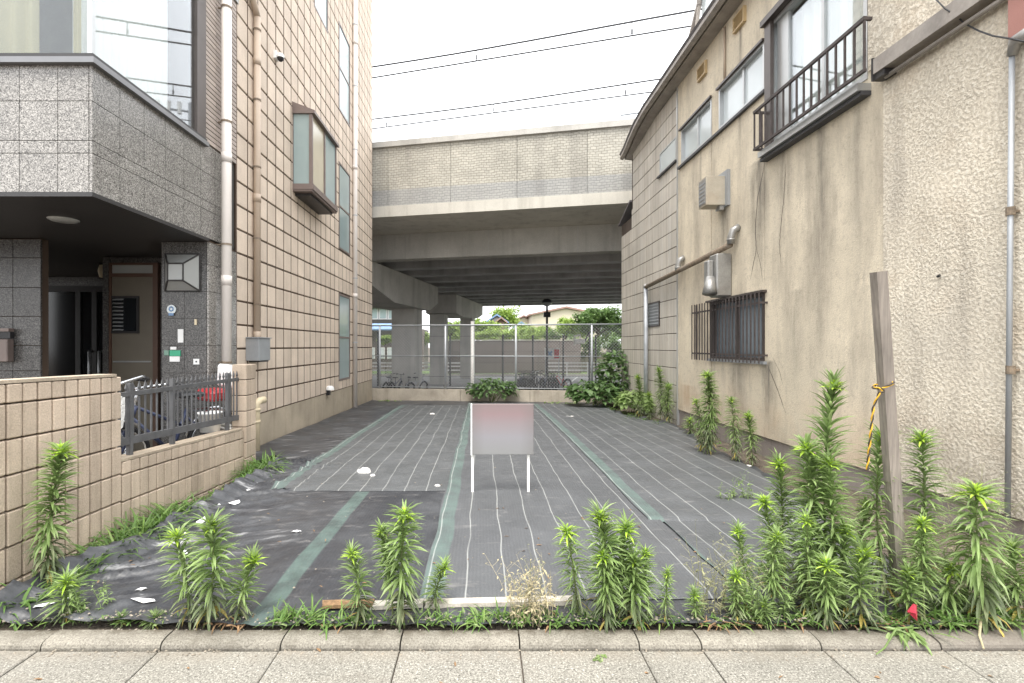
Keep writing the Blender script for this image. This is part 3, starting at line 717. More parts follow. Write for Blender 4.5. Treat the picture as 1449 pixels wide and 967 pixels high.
# recess: ceiling, back walls, doors
MB().box(-9, -3.31, 5.99, 9.4, E+1.268, E+1.30).build('recess_ceiling', M['dark_metal'], tb)
MB().box(-9, -5.3, 9.0, 9.4, -.3, E+1.26).build('recess_wall', M['granite_dark_shaded'], tb)
MB().box(-5.3, -3.83, 7.06, 7.3, -.3, E+1.26).build('recess_wall', M['granite_dark_shaded'], tb)
MB().box(-5.32, -5.24, 7.0, 9.0, -.3, E+1.26).build('recess_wall', M['granite_dark_shaded'], tb)
yd = 8.2
m = MB()
for x in (PX(62,yd), PX(110,yd), PX(133,yd), PX(158,yd)): m.box(x-.04,x+.04,yd,yd+.06,-.1,E+.9)
m.box(PX(62,yd),PX(158,yd),yd,yd+.06,E+.9,E+1.0)
ed = m.build('entrance_door', M['dark_metal'], tb)
MB().box(PX(62,yd)+.04,PX(158,yd)-.04,yd+.02,yd+.03,0,E+.9).build('pane', M['dark_glass'], ed)
for px in (125, 139):
    x = PX(px, yd-.1); MB().tube([(x-.03,yd,E-.08),(x,yd-.08,E-.08),(x,yd-.08,E-.8),(x-.03,yd,E-.8)], .022, 8).build('handle', M['alu'], ed, True)
yd = 7.0
x0, x1 = PX(154, yd), PX(223, yd)
m = MB(); zt = PZ(392, yd); zz = PZ(372, yd)
m.box(x1-.07,x1,yd,yd+.06,-.1,zz); m.box(x0,x0+.03,yd,yd+.06,-.1,zz); m.box(x0+.03,x1-.07,yd,yd+.06,zt,zt+.05); m.box(x0+.03,x1-.07,yd,yd+.06,zz-.03,zz)
bd = m.build('service_door', M['brown_door'], tb)
MB().box(x0+.031,x1-.071,yd+.02,yd+.05,-.1,zt-.001).build('door_leaf', M['door_face'], bd)
MB().box(x0+.031,x1-.071,yd+.025,yd+.05,zt+.051,zz-.031).build('transom_panel', M['lampglass'], bd)
m = MB(); wa, wb = PX(157,yd), PX(196,yd); za, zb_ = PZ(472,yd), PZ(419,yd)
m.box(wa,wb,yd+.0,yd+.019,za,za+.03); m.box(wa,wb,yd,yd+.019,zb_-.03,zb_); m.box(wb-.03,wb,yd,yd+.019,za+.03,zb_-.03)
m.build('window_frame', M['dark_metal'], bd)
MB().box(wa,wb-.03,yd+.012,yd+.0195,za+.03,zb_-.03).build('pane', M['dark_glass'], bd)
for k in range(9):
    z = lerp(za+.05, zb_-.05, k/8); MB().obox(((wa+wb)/2-.1, yd+.006, z), ((wb-wa)/2-.12,0,0), (0,.004,.010), (0,.002,-.001)).build('slat', M['alu'], bd)
MB().box(x0+.05,x1-.1,yd+.010,yd+.019,PZ(513,yd),PZ(511,yd)).build('door_rail', M['alu'], bd)
# corner glazing of the upper storey
zl, zu = E+2.43, E+4.6
MB().box(-9, BL+.05, YF-.05, YF+.2, zl-.06, zl-.012).box(BL-.2, BL+.05, YF+.2, 5.92, zl-.06, zl-.012).build('window_ledge', M['ledge'], tb)
MB().box(-9, BL+.025, YF-.025, YF+.2, zl-.012, zl+.03).box(BL-.2, BL+.025, YF+.2, 5.92, zl-.012, zl+.03).build('sill', M['dark_metal'], tb)
cw = MB().box(BL-.05,BL-.01,YF+.01,YF+.05,zl+.03,zu).build('corner_window', M['alu'], tb)
MB().box(BL-.10,BL+.01,5.74,5.92,zl+.03,zu+.1).build('jamb', M['alu_dark'], cw); MB().box(-5.6,-5.54,YF+.01,YF+.05,zl+.03,zu).build('mullion', M['alu_dark'], cw)
MB().box(-5.54,BL-.05,YF+.025,YF+.031,zl+.03,zu).build('pane', M['glass'], cw)
MB().box(-9,-5.601,YF+.025,YF+.031,zl+.03,zu).build('pane', M['glass'], cw)
MB().box(BL-.031,BL-.025,YF+.05,5.74,zl+.03,zu).build('pane', M['glass_side'], cw)
MB().box(-9,BL+.02,YF-.02,6.7,zu,zu+.3).build('lintel', M['granite'], tb)
MB().box(-9,-3.7,5.6,5.7,zl,zu).build('room_wall', M['room'], tb)
def curtain(p0, p1, z0, z1, amp, per, mat):
    m = MB(); vs = []; fs = []; p0, p1 = Vector(p0), Vector(p1); n = 90; d = (p1-p0); L = d.length; nn = Vector((-d.y, d.x)).normalized()
    for i in range(n+1):
        t = i/n; q = p0 + d*t + nn*amp*math.sin(t*L/per*6.283 + 2*mn.noise((t*5,0,0)))
        vs += [(q.x, q.y, z0), (q.x, q.y, z1)]
    for i in range(n): fs.append((2*i, 2*i+2, 2*i+3, 2*i+1))
    m.add(vs, fs).build('curtain', mat, tb, True)
curtain((-6.5,4.42),(-3.93,4.42),zl,zu,.03,.16,M['curtain'])
curtain((-3.62,4.42),(-3.62,5.75),zl,zu,.02,.11,M['sheer'])
curtain((-3.62,4.42),(-3.52,4.36),zl,zu,.02,.10,M['curtain'])
# small brick tile strip on the flank above the granite
m = MB(); z = E+2.44; r_ = 0
while z < E+5.4:
    y = 5.925
    for wq in (.24,.24,.275): m.box(BL-.03, BL-.001, y+.004, y+wq-.004, z+.006, z+.052); y += wq
    z += .058
m.build('brick_tile', M['small_tile'], tb, kind='stuff')
MB().box(-9, BL-.024, 5.925, 6.678, E+2.43, E+11).build('flank_wall', M['mortar'], tb)
# downpipes
def pipe(name, mat, X, Y, r, z0, z1, brk, bmat, parent):
    p = MB().tube([(X,Y,z0),(X,Y,z1)], r, 14).build(name, mat, parent, True)
    for z in brk:
        MB().tube([(X,Y,z-.012),(X,Y,z+.012)], r+.006, 14).box(X-r-.07,X-r+.01,Y-.008,Y+.008,z-.008,z+.008).build('pipe_bracket', bmat, p)
    for z in [b - .45 for b in brk[::2]]: MB().tube([(X,Y,z-.06),(X,Y,z+.06)], r+.004, 14).build('pipe_joint', mat, p, True)
pipe('downpipe', M['white_pvc'], BL+.10, 6.22, .058, 0, E+5, [PZ(172,6.2), PZ(10,6.2), PZ(346,6.2), PZ(513,6.2)], M['rust'], tb)
pipe('downpipe', M['beige_pvc'], BL+.055, 7.17, .048, E+.11, E+4.75, [PZ(y,7.17) for y in (43,142,237,338,431)], M['rust'], tb)
pipe('downpipe', M['white_pvc'], BL+.06, 12.72, .058, -.1, E+9, [PZ(y,12.7) for y in (35,122,212,305,394,485)], M['galv'], tb)
z = E+4.74; MB().tube([(BL+.055,7.17,z),(BL+.055,7.10,z+.10),(BL+.055,6.98,z+.2),(BL+.055,6.98,z+.9)], .048, 12).build('pipe_elbow', M['beige_pvc'], tb, True)
# cream waste pipe with elbow and white vent hood
m = MB(); X, Y = BL+.12, 7.0
m.tube([(X,Y,-.05),(X,Y,PZ(578,7.)),(X-.0,Y+.0,PZ(572,7.)),(X+.02,Y+.05,PZ(568,7.)),(X+.05,Y+.14,PZ(567,7.))], .05, 12)
for yy in (580, 597): m.tube([(X,Y,PZ(yy,7.)-.02),(X,Y,PZ(yy,7.)+.02)], .056, 12)
m.build('waste_pipe', M['cream_pvc'], tb, True)
vh = empty('vent_hood', (BL, 10.6, PZ(548,10.6)), 'small round white vent hood low on the tiled wall', 'vent')
m = MB(); m.lathe([(.001,.06),(.05,.055),(.085,.02),(.09,-.03)], (BL+.06,10.6,PZ(550,10.6))); m.build('hood', M['white'], vh, True)
MB().box(BL-.01,BL+.06,10.55,10.65,PZ(556,10.6)-.05,PZ(552,10.6)).build('duct_stub', M['black'], vh)

# things fixed to the tiled building
wl = empty('wall_lamp', (-3.58, 5.98, E+.88), 'square grey glass wall lantern beside the entrance door', 'lamp')
x0, x1, z0, z1 = PX(234,5.99), PX(283,5.99), PZ(412,5.99), PZ(360,5.99); yf = 5.83
xa, xb, za, zb_ = PX(237,yf), PX(259,yf), PZ(397,yf), PZ(373,yf)
P = [(x0,5.985,z0),(x1,5.985,z0),(x1,5.985,z1),(x0,5.985,z1)]; Q = [(xa,yf,za),(xb,yf,za),(xb,yf,zb_),(xa,yf,zb_)]
for i in range(4):
    MB().add([P[i],P[(i+1)%4],Q[(i+1)%4],Q[i]] + [tuple(Vector(p)+Vector((0,.01,0))) for p in (P[i],P[(i+1)%4],Q[(i+1)%4],Q[i])], [(0,1,2,3),(7,6,5,4),(0,4,5,1),(1,5,6,2),(2,6,7,3),(3,7,4,0)]).build('glass_panel', M['lampglass'], wl)
MB().add(Q+[(a,b+.01,c) for a,b,c in Q], [(0,1,2,3),(7,6,5,4),(0,4,5,1),(1,5,6,2),(2,6,7,3),(3,7,4,0)]).build('glass_panel', M['lampglass'], wl)
m = MB()
for i in range(4):
    m.tube([P[i],P[(i+1)%4]], .011, 6); m.tube([Q[i],Q[(i+1)%4]], .010, 6); m.tube([P[i],Q[i]], .010, 6)
m.build('lamp_frame', M['dark_metal'], wl)
dl = empty('ceiling_light', (PX(90,5.2),5.2,E+1.25), 'flush round downlight in the dark entrance soffit', 'lamp')
MB().lathe([(.001,-.02),(.10,-.02),(.13,-.005),(.13,.01)], (PX(90,4.95),4.95,E+1.262)).build('shade', M['lampglass'], dl, True)
d2 = empty('entrance_light', (PX(145,7.6),7.6,PZ(384,7.6)), 'small pale oval light beside the dark entrance doors', 'lamp')
MB().lathe([(.001,-.10),(.04,-.09),(.06,0),(.04,.09),(.001,.10)], (PX(145,7.5),7.5,PZ(384,7.5))).build('globe', M['cream_pvc'], d2, True)
MB().box(PX(145,7.5)-.06,PX(145,7.5)+.06,7.5,8.2,PZ(384,7.5)-.12,PZ(384,7.5)+.12).build('lamp_base', M['dark_metal'], d2)
mbx = empty('mailbox', (PX(10,5.78),5.78,PZ(490,5.78)), 'grey metal letter box on the dark shaded granite pier', 'mailbox')
MB().bbox(PX(-14,5.78),PX(19,5.78),5.70,5.79,PZ(512,5.78),PZ(480,5.78),.008).build('box_body', M['bay'], mbx)
MB().box(PX(-14,5.78),PX(19,5.78),5.74,5.79,PZ(479,5.78),PZ(470,5.78)).build('slot', M['black'], mbx)
MB().box(PX(-14,5.78),PX(19,5.78),5.72,5.79,PZ(469.5,5.78),PZ(465,5.78)).build('flap', M['bay'], mbx)
def plate(nm, px0, px1, py0, py1, col, lab):
    Y = 5.985; o = MB().box(PX(px0,Y),PX(px1,Y),Y,Y+.012,PZ(py1,Y),PZ(py0,Y)).build(nm, std('print '+nm, col, .5), None)
    tag(o, lab, 'notice'); return o
m = MB(); c = (PX(242,5.98), 5.985, PZ(438,5.98)); n = 20
m.add([(c[0]+.055*math.cos(6.283*i/n), c[1], c[2]+.055*math.sin(6.283*i/n)) for i in range(n)] + [(c[0]+.055*math.cos(6.283*i/n), c[1]+.012, c[2]+.055*math.sin(6.283*i/n)) for i in range(n)],
      [tuple(range(n))] + [(i,n+i,n+(i+1)%n,(i+1)%n) for i in range(n)])
ps = empty('round_notice', c, 'round pale blue security sticker on the granite under the lantern', 'notice')
m.build('disc', M['frosted_pale'], ps)
m = MB(); m.ring((c[0],c[1]-.002,c[2]+.005), .024, .008, (0,1,0), 14, 4).build('emblem', M['blue'], ps)
MB().box(c[0]-.03,c[0]+.03,c[1]-.004,c[1]-.001,c[2]-.075,c[2]-.045).build('caption_strip', M['blue'], ps)
def pl(pars, px0, px1, py0, py1, mat, Y=5.985, nm='plate'): return MB().box(PX(px0,Y),PX(px1,Y),Y,Y+.012,PZ(py1,Y),PZ(py0,Y)).build(nm, mat, pars)
w_ = empty('paper_notice', (PX(255,5.98),5.985,PZ(475,5.98)), 'narrow upright white notice on the granite beside the door', 'notice'); pl(w_,251.5,259,466,485,M['white'])
w_ = empty('green_notice', (PX(247,5.98),5.985,PZ(500,5.98)), 'green and white stickers stacked low on the granite', 'notice')
pl(w_,241,249,491,495,M['white']); pl(w_,240,255,496,504,std('green print',(.05,.35,.20),.6)); pl(w_,240,254,504.6,512,M['white']); pl(w_,232,238.5,496,503,std('faded green print',(.16,.27,.21),.6))
w_ = empty('white_switch_plate', (PX(277,5.98),5.985,PZ(511,5.98)), 'small square white switch plate on the granite by the downpipe', 'switch plate'); pl(w_,273.5,281.5,508,516,M['white']); pl(w_,276.5,278.5,511,513,M['black'],5.98,'button')
w_ = empty('cream_label', (PX(276,5.98),5.985,PZ(456,5.98)), 'tiny cream strip label on the granite right of the round sticker', 'notice'); pl(w_,275,278,452,460,M['cream_pvc'])
eb = empty('meter_box', (-3.2, 7.1, E), 'grey blue steel meter box on the tiled wall above the pillar', 'meter box')
MB().bbox(BL+.001,-3.09,6.93,7.30,E-.20,E+.115,.006).build('case', M['metal_grey'], eb)
MB().box(BL+.01,-3.075,6.915,7.315,E+.116,E+.13).build('lid', M['metal_grey'], eb); MB().box(BL+.03,-3.1,6.97,7.26,E-.22,E-.201).build('cable_gland', M['black'], eb)
sc_ = empty('security_camera', (BL,7.95,E+4.6), 'white dome security camera high on the tiled wall', 'camera')
MB().lathe([(.001,.055),(.04,.05),(.056,.025),(.056,-.015)], (BL+.09,7.92,E+4.60)).build('housing', M['white'], sc_, True)
MB().lathe([(.05,-.016),(.043,-.045),(.025,-.065),(.001,-.07)], (BL+.09,7.92,E+4.60)).build('dome', M['black'], sc_, True)
MB().box(BL,BL+.04,7.86,7.98,E+4.56,E+4.68).build('mount', M['white'], sc_)

# entrance forecourt
tag(MB().box(-9,-2.935,2.7,6.1,-.2,.02).box(-9,-3.84,6.101,9.0,-.2,.02).build('forecourt', M['pave']), 'paved forecourt of the tiled building', kind='structure')

# ================================================================== tan block boundary wall with iron fence
WX = -2.8
bwl = empty('block_wall', (WX, 4.4, 0), 'tan ribbed block boundary wall, high then low, along the left of the lot', 'wall')
def ztop_hi(y): return E-.198-.014*(y-2.9)
def ztop_lo(y): return E-.875-.0395*(y-3.84)
ym = 3.815
yb_ = [2.62+.1045*i for i in range(40)]
for i, y in enumerate(yb_):
    if y > 6.1: break
    hi = y < ym-.02
    zt = (ztop_hi if hi else ztop_lo)(y+.05)-.02
    h0 = .12 if hi else .105; z = zt
    k = 0
    while z > -.12:
        hh = h0 if k == 0 else .2125
        piece('block', M['block'], bwl, (WX-.02+random.uniform(-.0025,.0025), y+.052, z-hh/2), (.055, .0935, hh-.011), .006); z -= hh; k += 1
MB().box(WX-.13,WX-.035,2.6,ym,-.2,E-.23).box(WX-.13,WX-.035,ym+.001,6.16,-.2,E-1.0).build('wall_core', M['joint'], bwl)
def coping(y0, y1, f, o=.008):
    return MB().add([(WX-.135,y0,f(y0)-.02),(WX+o,y0,f(y0)-.02),(WX+o,y1,f(y1)-.02),(WX-.135,y1,f(y1)-.02),(WX-.135,y0,f(y0)),(WX+o,y0,f(y0)),(WX+o,y1,f(y1)),(WX-.135,y1,f(y1))],
        [(0,3,2,1),(4,5,6,7),(0,1,5,4),(1,2,6,5),(2,3,7,6),(3,0,4,7)]).build('coping', M['coping'], bwl)
coping(2.6, ym, ztop_hi); coping(ym+.002, 5.83, ztop_lo)
MB().box(WX-.13,WX+.004,ym-.004,ym+.012,ztop_lo(ym)+.001,ztop_hi(ym)-.021).build('wall_end', M['block'], bwl)
zq = [E-.21-.185*k for k in range(9)]
for z1, z0 in zip(zq, zq[1:]):
    for (a, b) in ((5.86,5.985),(5.985,6.12)): piece('block', M['block'], bwl, (WX-.05, (a+b)/2, (z0+z1)/2), (.17, b-a-.008, z1-z0-.008), .006)
MB().box(WX-.125,WX+.02,5.875,6.105,-.1,E-.215).build('pillar_core', M['joint'], bwl)
FX = -2.865
fe = empty('iron_fence', (FX, 4.8, .6), 'dark grey iron picket fence with spear tips on the low tan wall', 'fence')
ny = 27; y0, y1 = 3.87, 5.84
for i in range(ny):
    y = lerp(y0, y1, i/(ny-1)); top = E-.285+.008*(i/ny); zb_ = ztop_lo(y)+.10
    m = MB().box(FX-.006,FX+.006,y-.0065,y+.0065,zb_,top-.075)
    m.add([(FX-.005,y,top-.085),(FX+.005,y,top-.085),(FX+.006,y-.017,top-.055),(FX-.006,y-.017,top-.055),(FX+.006,y+.017,top-.055),(FX-.006,y+.017,top-.055),(FX,y,top)],
          [(0,1,2,3),(1,0,5,4),(3,2,6),(5,4,6)[::-1],(2,1,4,6),(0,3,6,5)])
    m.build('picket', M['fence_iron'], fe)
for dz0, dz1 in ((E-.405,E-.368),):
    MB().box(FX-.014,FX+.014,y0-.05,y1+.02,dz0,dz1).build('rail', M['fence_iron'], fe)
MB().add([(FX-.014,y0-.05,ztop_lo(y0)+.09),(FX+.014,y0-.05,ztop_lo(y0)+.09),(FX+.014,y1+.02,ztop_lo(y1)+.09),(FX-.014,y1+.02,ztop_lo(y1)+.09),
          (FX-.014,y0-.05,ztop_lo(y0)+.15),(FX+.014,y0-.05,ztop_lo(y0)+.15),(FX+.014,y1+.02,ztop_lo(y1)+.15),(FX-.014,y1+.02,ztop_lo(y1)+.15)],
         [(0,3,2,1),(4,5,6,7),(0,1,5,4),(1,2,6,5),(2,3,7,6),(3,0,4,7)]).build('rail', M['fence_iron'], fe)
for y in (4.06, 4.62, 5.62): MB().box(FX-.018,FX+.018,y-.018,y+.018,ztop_lo(y),E-.30).build('post', M['fence_iron'], fe)
random.seed(5)

# ================================================================== right: old stuccoed building
RW = 3.9
rb = empty('stucco_building', (6, 8, 0), 'weathered beige stucco house with pebble dash and block walls on the right', 'building')
def rect(nm, x0, x1, y0, y1, z0, z1, mat, par=None): return MB().box(x0,x1,y0,y1,z0,z1).build(nm, mat, par or rb)
YC = 9.88; WT = E+5.17
# window openings (y0,y1,z0,z1) in the stucco wall: the wall is built around them
wins = [(5.02,6.72,E+2.70,E+4.34),(8.42,9.70,E+3.54,E+4.20),(6.85,8.16,E+3.54,E+4.20),(6.86,8.45,E-.20,E+.74)]
m = MB()
for (a, b, c, d) in sub_rects((4.82, YC-.012, .235, WT), wins): m.box(RW, RW+.14, a, b, c, d)
m.build('stucco_wall', M['stucco'], rb)
m = MB()
rect('pebble_wall', RW-.012, RW+.14, 2.9, 4.818, .235, E+2.60, M['pebble'])
rect('pebble_wall', RW-.02, RW+.14, 2.9, 5.0, E+2.76, WT, M['pebble_up'])
rect('foundation', RW+.025, RW+.3, 2.9, YC, -.5, .233, M['foundation'])
rect('house_core', RW+.5, 7.4, 2.95, 12.85, -.4, WT-.02, M['room'])
rect('dark_strip', RW+.008, RW+.05, 2.9, YC-.01, .2335, .243, M['rust_iron'])  # thin dark strip along the foot of the stucco
# block section: panels of concrete block
hb = [(9.95,10.87,E+3.74,E+4.2),(10.9,11.65,E+.44,E+1.0)]
jz = E-.085-.348*5; panels = []
for k in range(9):
    for j in range(22):
        a = YC+.02+.487*k; b = a+.487; c = jz+.348*j; d = c+.348
        if c > WT or a > 13.8: continue
        top = WT - .08*sst(11.6, 12.9, (a+b)/2)
        if a > 12.7: top = E+3.55
        for (p, q, r_, s_) in sub_rects((a+.002, min(b, 13.85 if c < E+3 else 12.93)-.002, c+.007, min(d, top)-.007), hb):
            piece('concrete_block', M['block_panel'], rb, (RW+.04+random.uniform(-.002,.002), (p+q)/2, (r_+s_)/2), (.08, q-p, s_-r_), .004)
rect('block_backing', RW+.012, RW+.5, YC+.01, 12.92, -.4, WT-.1, M['joint'])
rect('block_backing', RW+.012, RW+.5, 12.92, 13.84, -.4, E+3.36, M['joint'])
MB().prism([(12.9,E+3.74),(13.95,E+3.36),(13.95,E+3.40),(12.9,E+3.79)], RW-.06, RW+.55).build('lean_to_roof', M['roof'], rb)
rect('corner_strip', RW-.02, RW+.03, YC-.01, YC+.022, -.1, WT-.0, M['alu'])
# windows
def rwin(y0, y1, z0, z1, fr, pane, mull, t=.05, nm='window', dp=.05):
    m = MB(); x0, x1 = RW+.0, RW+.09
    m.box(x0-.012,x1,y0,y1,z0,z0+t); m.box(x0-.012,x1,y0,y1,z1-t,z1); m.box(x0-.012,x1,y0,y0+t,z0+t,z1-t); m.box(x0-.012,x1,y1-t,y1,z0+t,z1-t)
    for q in mull: m.box(x0+.02,x1,q-.022,q+.022,z0+t,z1-t)
    o = m.build(nm, fr, rb)
    ed = [y0+t] + [q for q in mull] + [y1-t]
    for i, (a, b) in enumerate(zip(ed, ed[1:])):
        MB().box(x0+dp+.006*(i%2),x0+dp+.006+.006*(i%2),a,b,z0+t,z1-t).build('pane', pane, o)
    return o
o = rwin(*wins[0], M['alu'], M['glass_side'], [5.72], .05, dp=.04)
MB().box(RW-.06,RW-.013,6.62,6.76,E+2.68,E+4.36).build('shutter_track', M['alu_dark'], o)
MB().box(RW-.10,RW-.013,4.98,6.80,E+4.341,E+4.42).build('window_hood', M['alu_dark'], o)
MB().box(RW+.02,RW+.05,6.36,6.60,E+2.75,E+4.29).build('sash_stile', M['alu'], o)
rwin(*wins[1], M['alu'], M['frosted_pale'], [9.02], .035); rwin(*wins[2], M['alu'], M['frosted_pale'], [7.46], .035)
rwin(*hb[0], M['alu'], M['frosted_pale'], [10.4], .03, dp=-.004)
o = rwin(*hb[1], M['alu_dark'], M['metal_grey'], [], .03, 'shutter_window', dp=.0)
for k in range(7): z = E+.50+.07*k; MB().obox((RW-.004,11.275,z),(.006,0,.010),(0,.33,0),(.008,0,-.02)).build('slat', M['metal_grey'], o)
m = MB().box(RW-.05,RW-.001,6.80,9.80,E+3.475,E+3.515); m.build('sill', M['black_iron'], rb)
MB().box(RW-.05,RW-.001,9.9,10.95,E+3.68,E+3.715).build('sill', M['black_iron'], rb)
for a, b in ((8.40,9.74),(6.84,8.19)): MB().box(RW-.05,RW-.013,a,b,E+4.201,E+4.235).build('window_hood', M['alu_dark'], rb)
# curtain and dim room behind the big window
curtain_p = tb; m = MB(); vs = []; fs = []
for i in range(71):
    y = lerp(5.06, 6.68, i/70); x = RW+.20+.02*math.sin(i*.9+2*mn.noise((y*4,0,0))); vs += [(x,y,E+2.72),(x,y,E+4.32)]
for i in range(70): fs.append((2*i,2*i+2,2*i+3,2*i+1))
m.add(vs, fs).build('curtain', M['sheer'], rb, True)
o = rwin(*wins[3], M['alu_dark'], M['grey_glass'], [7.65], .04)
# railing in front of the big window
rl = MB().box(3.685,3.715,4.80,6.76,E+3.15,E+3.185).box(3.685,3.715,4.80,6.76,E+2.65,E+2.68).box(3.715,3.888,6.735,6.76,E+3.15,E+3.18).box(3.715,3.888,6.735,6.76,E+2.65,E+2.68).box(3.715,3.77,4.80,4.825,E+3.15,E+3.18).build('balcony_railing', M['rust_iron'], rb)
for i in range(16): y = lerp(4.812, 6.748, i/15); MB().box(3.691,3.709,y-.009,y+.009,E+2.681,E+3.149).build('bar', M['rust_iron'], rl)
MB().box(3.79,3.808,6.739,6.757,E+2.681,E+3.149).build('bar', M['rust_iron'], rl)
MB().box(3.76,3.899,4.98,6.78,E+2.56,E+2.635).build('window_ledge', M['alu'], rb)
MB().box(3.80,3.899,4.98,6.80,E+2.515,E+2.555).build('ledge_flashing', M['black_iron'], rb)
# beam at the foot of the projecting upper wall, with a conduit below
MB().box(3.76,3.879,2.9,4.78,E+2.61,E+2.755).build('edge_channel', M['gutter'], rb)
MB().box(3.755,3.87,4.781,4.80,E+2.55,E+2.77).box(3.77,3.885,4.66,4.78,E+2.55,E+2.609).build('channel_end', M['dark_metal'], rb)
MB().tube([(3.83,2.9,E+2.55),(3.83,4.72,E+2.555)], .02, 8).build('conduit', M['gutter'], rb, True)
# eave, gutter and roof
eo = 3.56
def ev(y): return -.24*max(0, min(1, (y-10.9)/2.25))
ys = [2.9,6,9,11,11.6,12.2,12.7,13.15]
def strip(prof, nm, mat):
    m = MB(); n = len(prof); vs = []
    for y in ys: vs += [(x + .10*sst(11.5,13.1,y)*(x < 3.8), y, z+ev(y)) for x, z in prof]
    fs = [(i*n+k, i*n+(k+1)%n, (i+1)*n+(k+1)%n, (i+1)*n+k) for i in range(len(ys)-1) for k in range(n)]
    fs += [tuple(range(n)), tuple(range((len(ys)-1)*n, len(ys)*n))[::-1]]
    m.add(vs, fs).build(nm, mat, rb)
strip([(eo,WT+.015),(eo+.07,WT-.02),(eo+.12,WT+.03),(eo+.12,WT+.085),(eo+.005,WT+.085)], 'gutter', M['gutter'])
strip([(eo+.125,WT+.0),(RW+.1,WT-.03),(RW+.1,WT+.05),(eo+.125,WT+.08)], 'eave_soffit', M['gutter'])
strip([(eo+.02,WT+.09),(7.5,WT+1.3),(7.5,WT+1.37),(eo-.02,WT+.135)], 'roof', M['roof'])
m = MB()
for zz, x in ((E+5.6, 0),):                                        # small glazed roof structure above the eave
    for y in (7.75, 8.6): m.tube([(3.70,y,E+5.3),(3.78,y,E+6.1),(3.80,y,E+7.2)], .035, 6)
    m.tube([(3.70,9.3,E+5.25),(3.74,8.9,E+5.5),(3.76,8.6,E+5.9),(3.79,8.45,E+6.6)], .05, 6)
rs = m.build('roof_frame', M['gutter'], rb)
MB().box(3.79,3.81,7.79,8.56,E+5.4,E+7.2).build('pane', M['frosted_pale'], rs)
# barred ground floor window grille
gx = 3.80; g0, g1, gz0, gz1 = 6.78, 8.96, E-.235, E+.74
gr = MB().box(gx-.008,gx+.008,g0,g1,E+.585,E+.612).box(gx-.008,gx+.008,g0,g1,E-.135,E-.108).box(gx+.008,RW,g0,g0+.02,E+.585,E+.612).box(gx+.008,RW,g0,g0+.02,E-.135,E-.108).box(gx+.008,RW-.001,g1-.02,g1,E+.585,E+.612).box(gx+.008,RW-.001,g1-.02,g1,E-.135,E-.108).build('window_grille', M['rust_iron'], rb)
for i in range(22):
    y = lerp(g0+.01, g1-.01, i/21); MB().box(gx-.011-.012,gx-.009,y-.0075,y+.0075,gz0,gz1).build('bar', M['rust_iron'], gr)
for y in (8.95,): MB().box(3.85,3.868,y-.009,y+.009,gz0,gz1).build('bar', M['rust_iron'], gr)
MB().box(RW-.07,RW-.001,6.80,8.52,E+.742,E+.775).build('window_hood', M['alu_dark'], rb)
MB().box(RW-.05,RW-.001,6.80,8.52,E-.245,E-.205).build('sill', M['metal_grey'], rb)
# cracks
def crack(pts, w):
    m = MB(); vs = []; fs = []
    P2 = []
    for (a, b), (c, d) in zip(pts, pts[1:]):
        for i in range(8): t = i/8; P2.append((lerp(a,c,t)+.014*mn.noise((a*9+i*.9,b*7,1)), lerp(b,d,t)))
    P2.append(pts[-1])
    for i, (y, z) in enumerate(P2):
        q = w*(.5+.5*abs(mn.noise((i*.7,w*99,3))))*(1 if 2 < i < len(P2)-3 else .4); vs += [(RW-.0015,y-q,z),(RW-.0015,y+q,z)]
    for i in range(len(P2)-1): fs.append((2*i,2*i+1,2*i+3,2*i+2))
    m.add(vs, fs).build('crack', M['rust_iron'], rb)
def wp(px, py): y = YX(px, RW); return (y, PZ(py, y))
crack([wp(1084,222),wp(1072,282),wp(1069,320),wp(1070,355),wp(1062,395)], .011)
crack([wp(1112,232),wp(1110,275),wp(1106,310),wp(1103,345),wp(1105,372)], .007)
crack([wp(1070,350),wp(1076,372),wp(1080,400)], .006)
crack([wp(1084,512),wp(1098,545),wp(1112,585)], .010)
crack([wp(1090,500),wp(1103,525),wp(1108,545)], .005)
# louvred vents under the eave
MB().tube([(RW-.02,7.95,E+5.1),(RW-.02,7.95,E+4.25)], .018, 8).build('wall_conduit', M['beige_pvc'], rb, True)
for nm_, Y, z, lab in (('wall_vent',7.48,E+4.90,'yellowed louvre vent under the eave, nearer the barred balcony window'),('wall_vent',8.75,E+4.83,'yellowed louvre vent under the eave, above the far pair of windows')):
    v_ = empty(nm_, (RW,Y,z), lab, 'vent', 'louvre vents under the eave'); hw_, hh = .16, .115
    m = MB().box(RW-.05,RW-.001,Y-hw_,Y+hw_,z+hh-.025,z+hh).box(RW-.05,RW-.001,Y-hw_,Y+hw_,z-hh,z-hh+.025).box(RW-.05,RW-.001,Y-hw_,Y-hw_+.025,z-hh+.025,z+hh-.025).box(RW-.05,RW-.001,Y+hw_-.025,Y+hw_,z-hh+.025,z+hh-.025)
    m.build('vent_frame', std('yellowed plastic', (.50,.37,.20), .5) if Y < 8 else bpy.data.materials['yellowed plastic'], v_)
    for k in range(4): MB().obox((RW-.025,Y,z-.066+.044*k),(.02,0,-.012),(0,hw_-.027,0),(.003,0,.005)).build('louvre', bpy.data.materials['yellowed plastic'], v_)
    MB().box(RW-.004,RW-.001,Y-hw_+.026,Y+hw_-.026,z-hh+.026,z+hh-.026).build('black_plate', M['black'], v_)  # solid black plate standing in for the shade behind the louvres
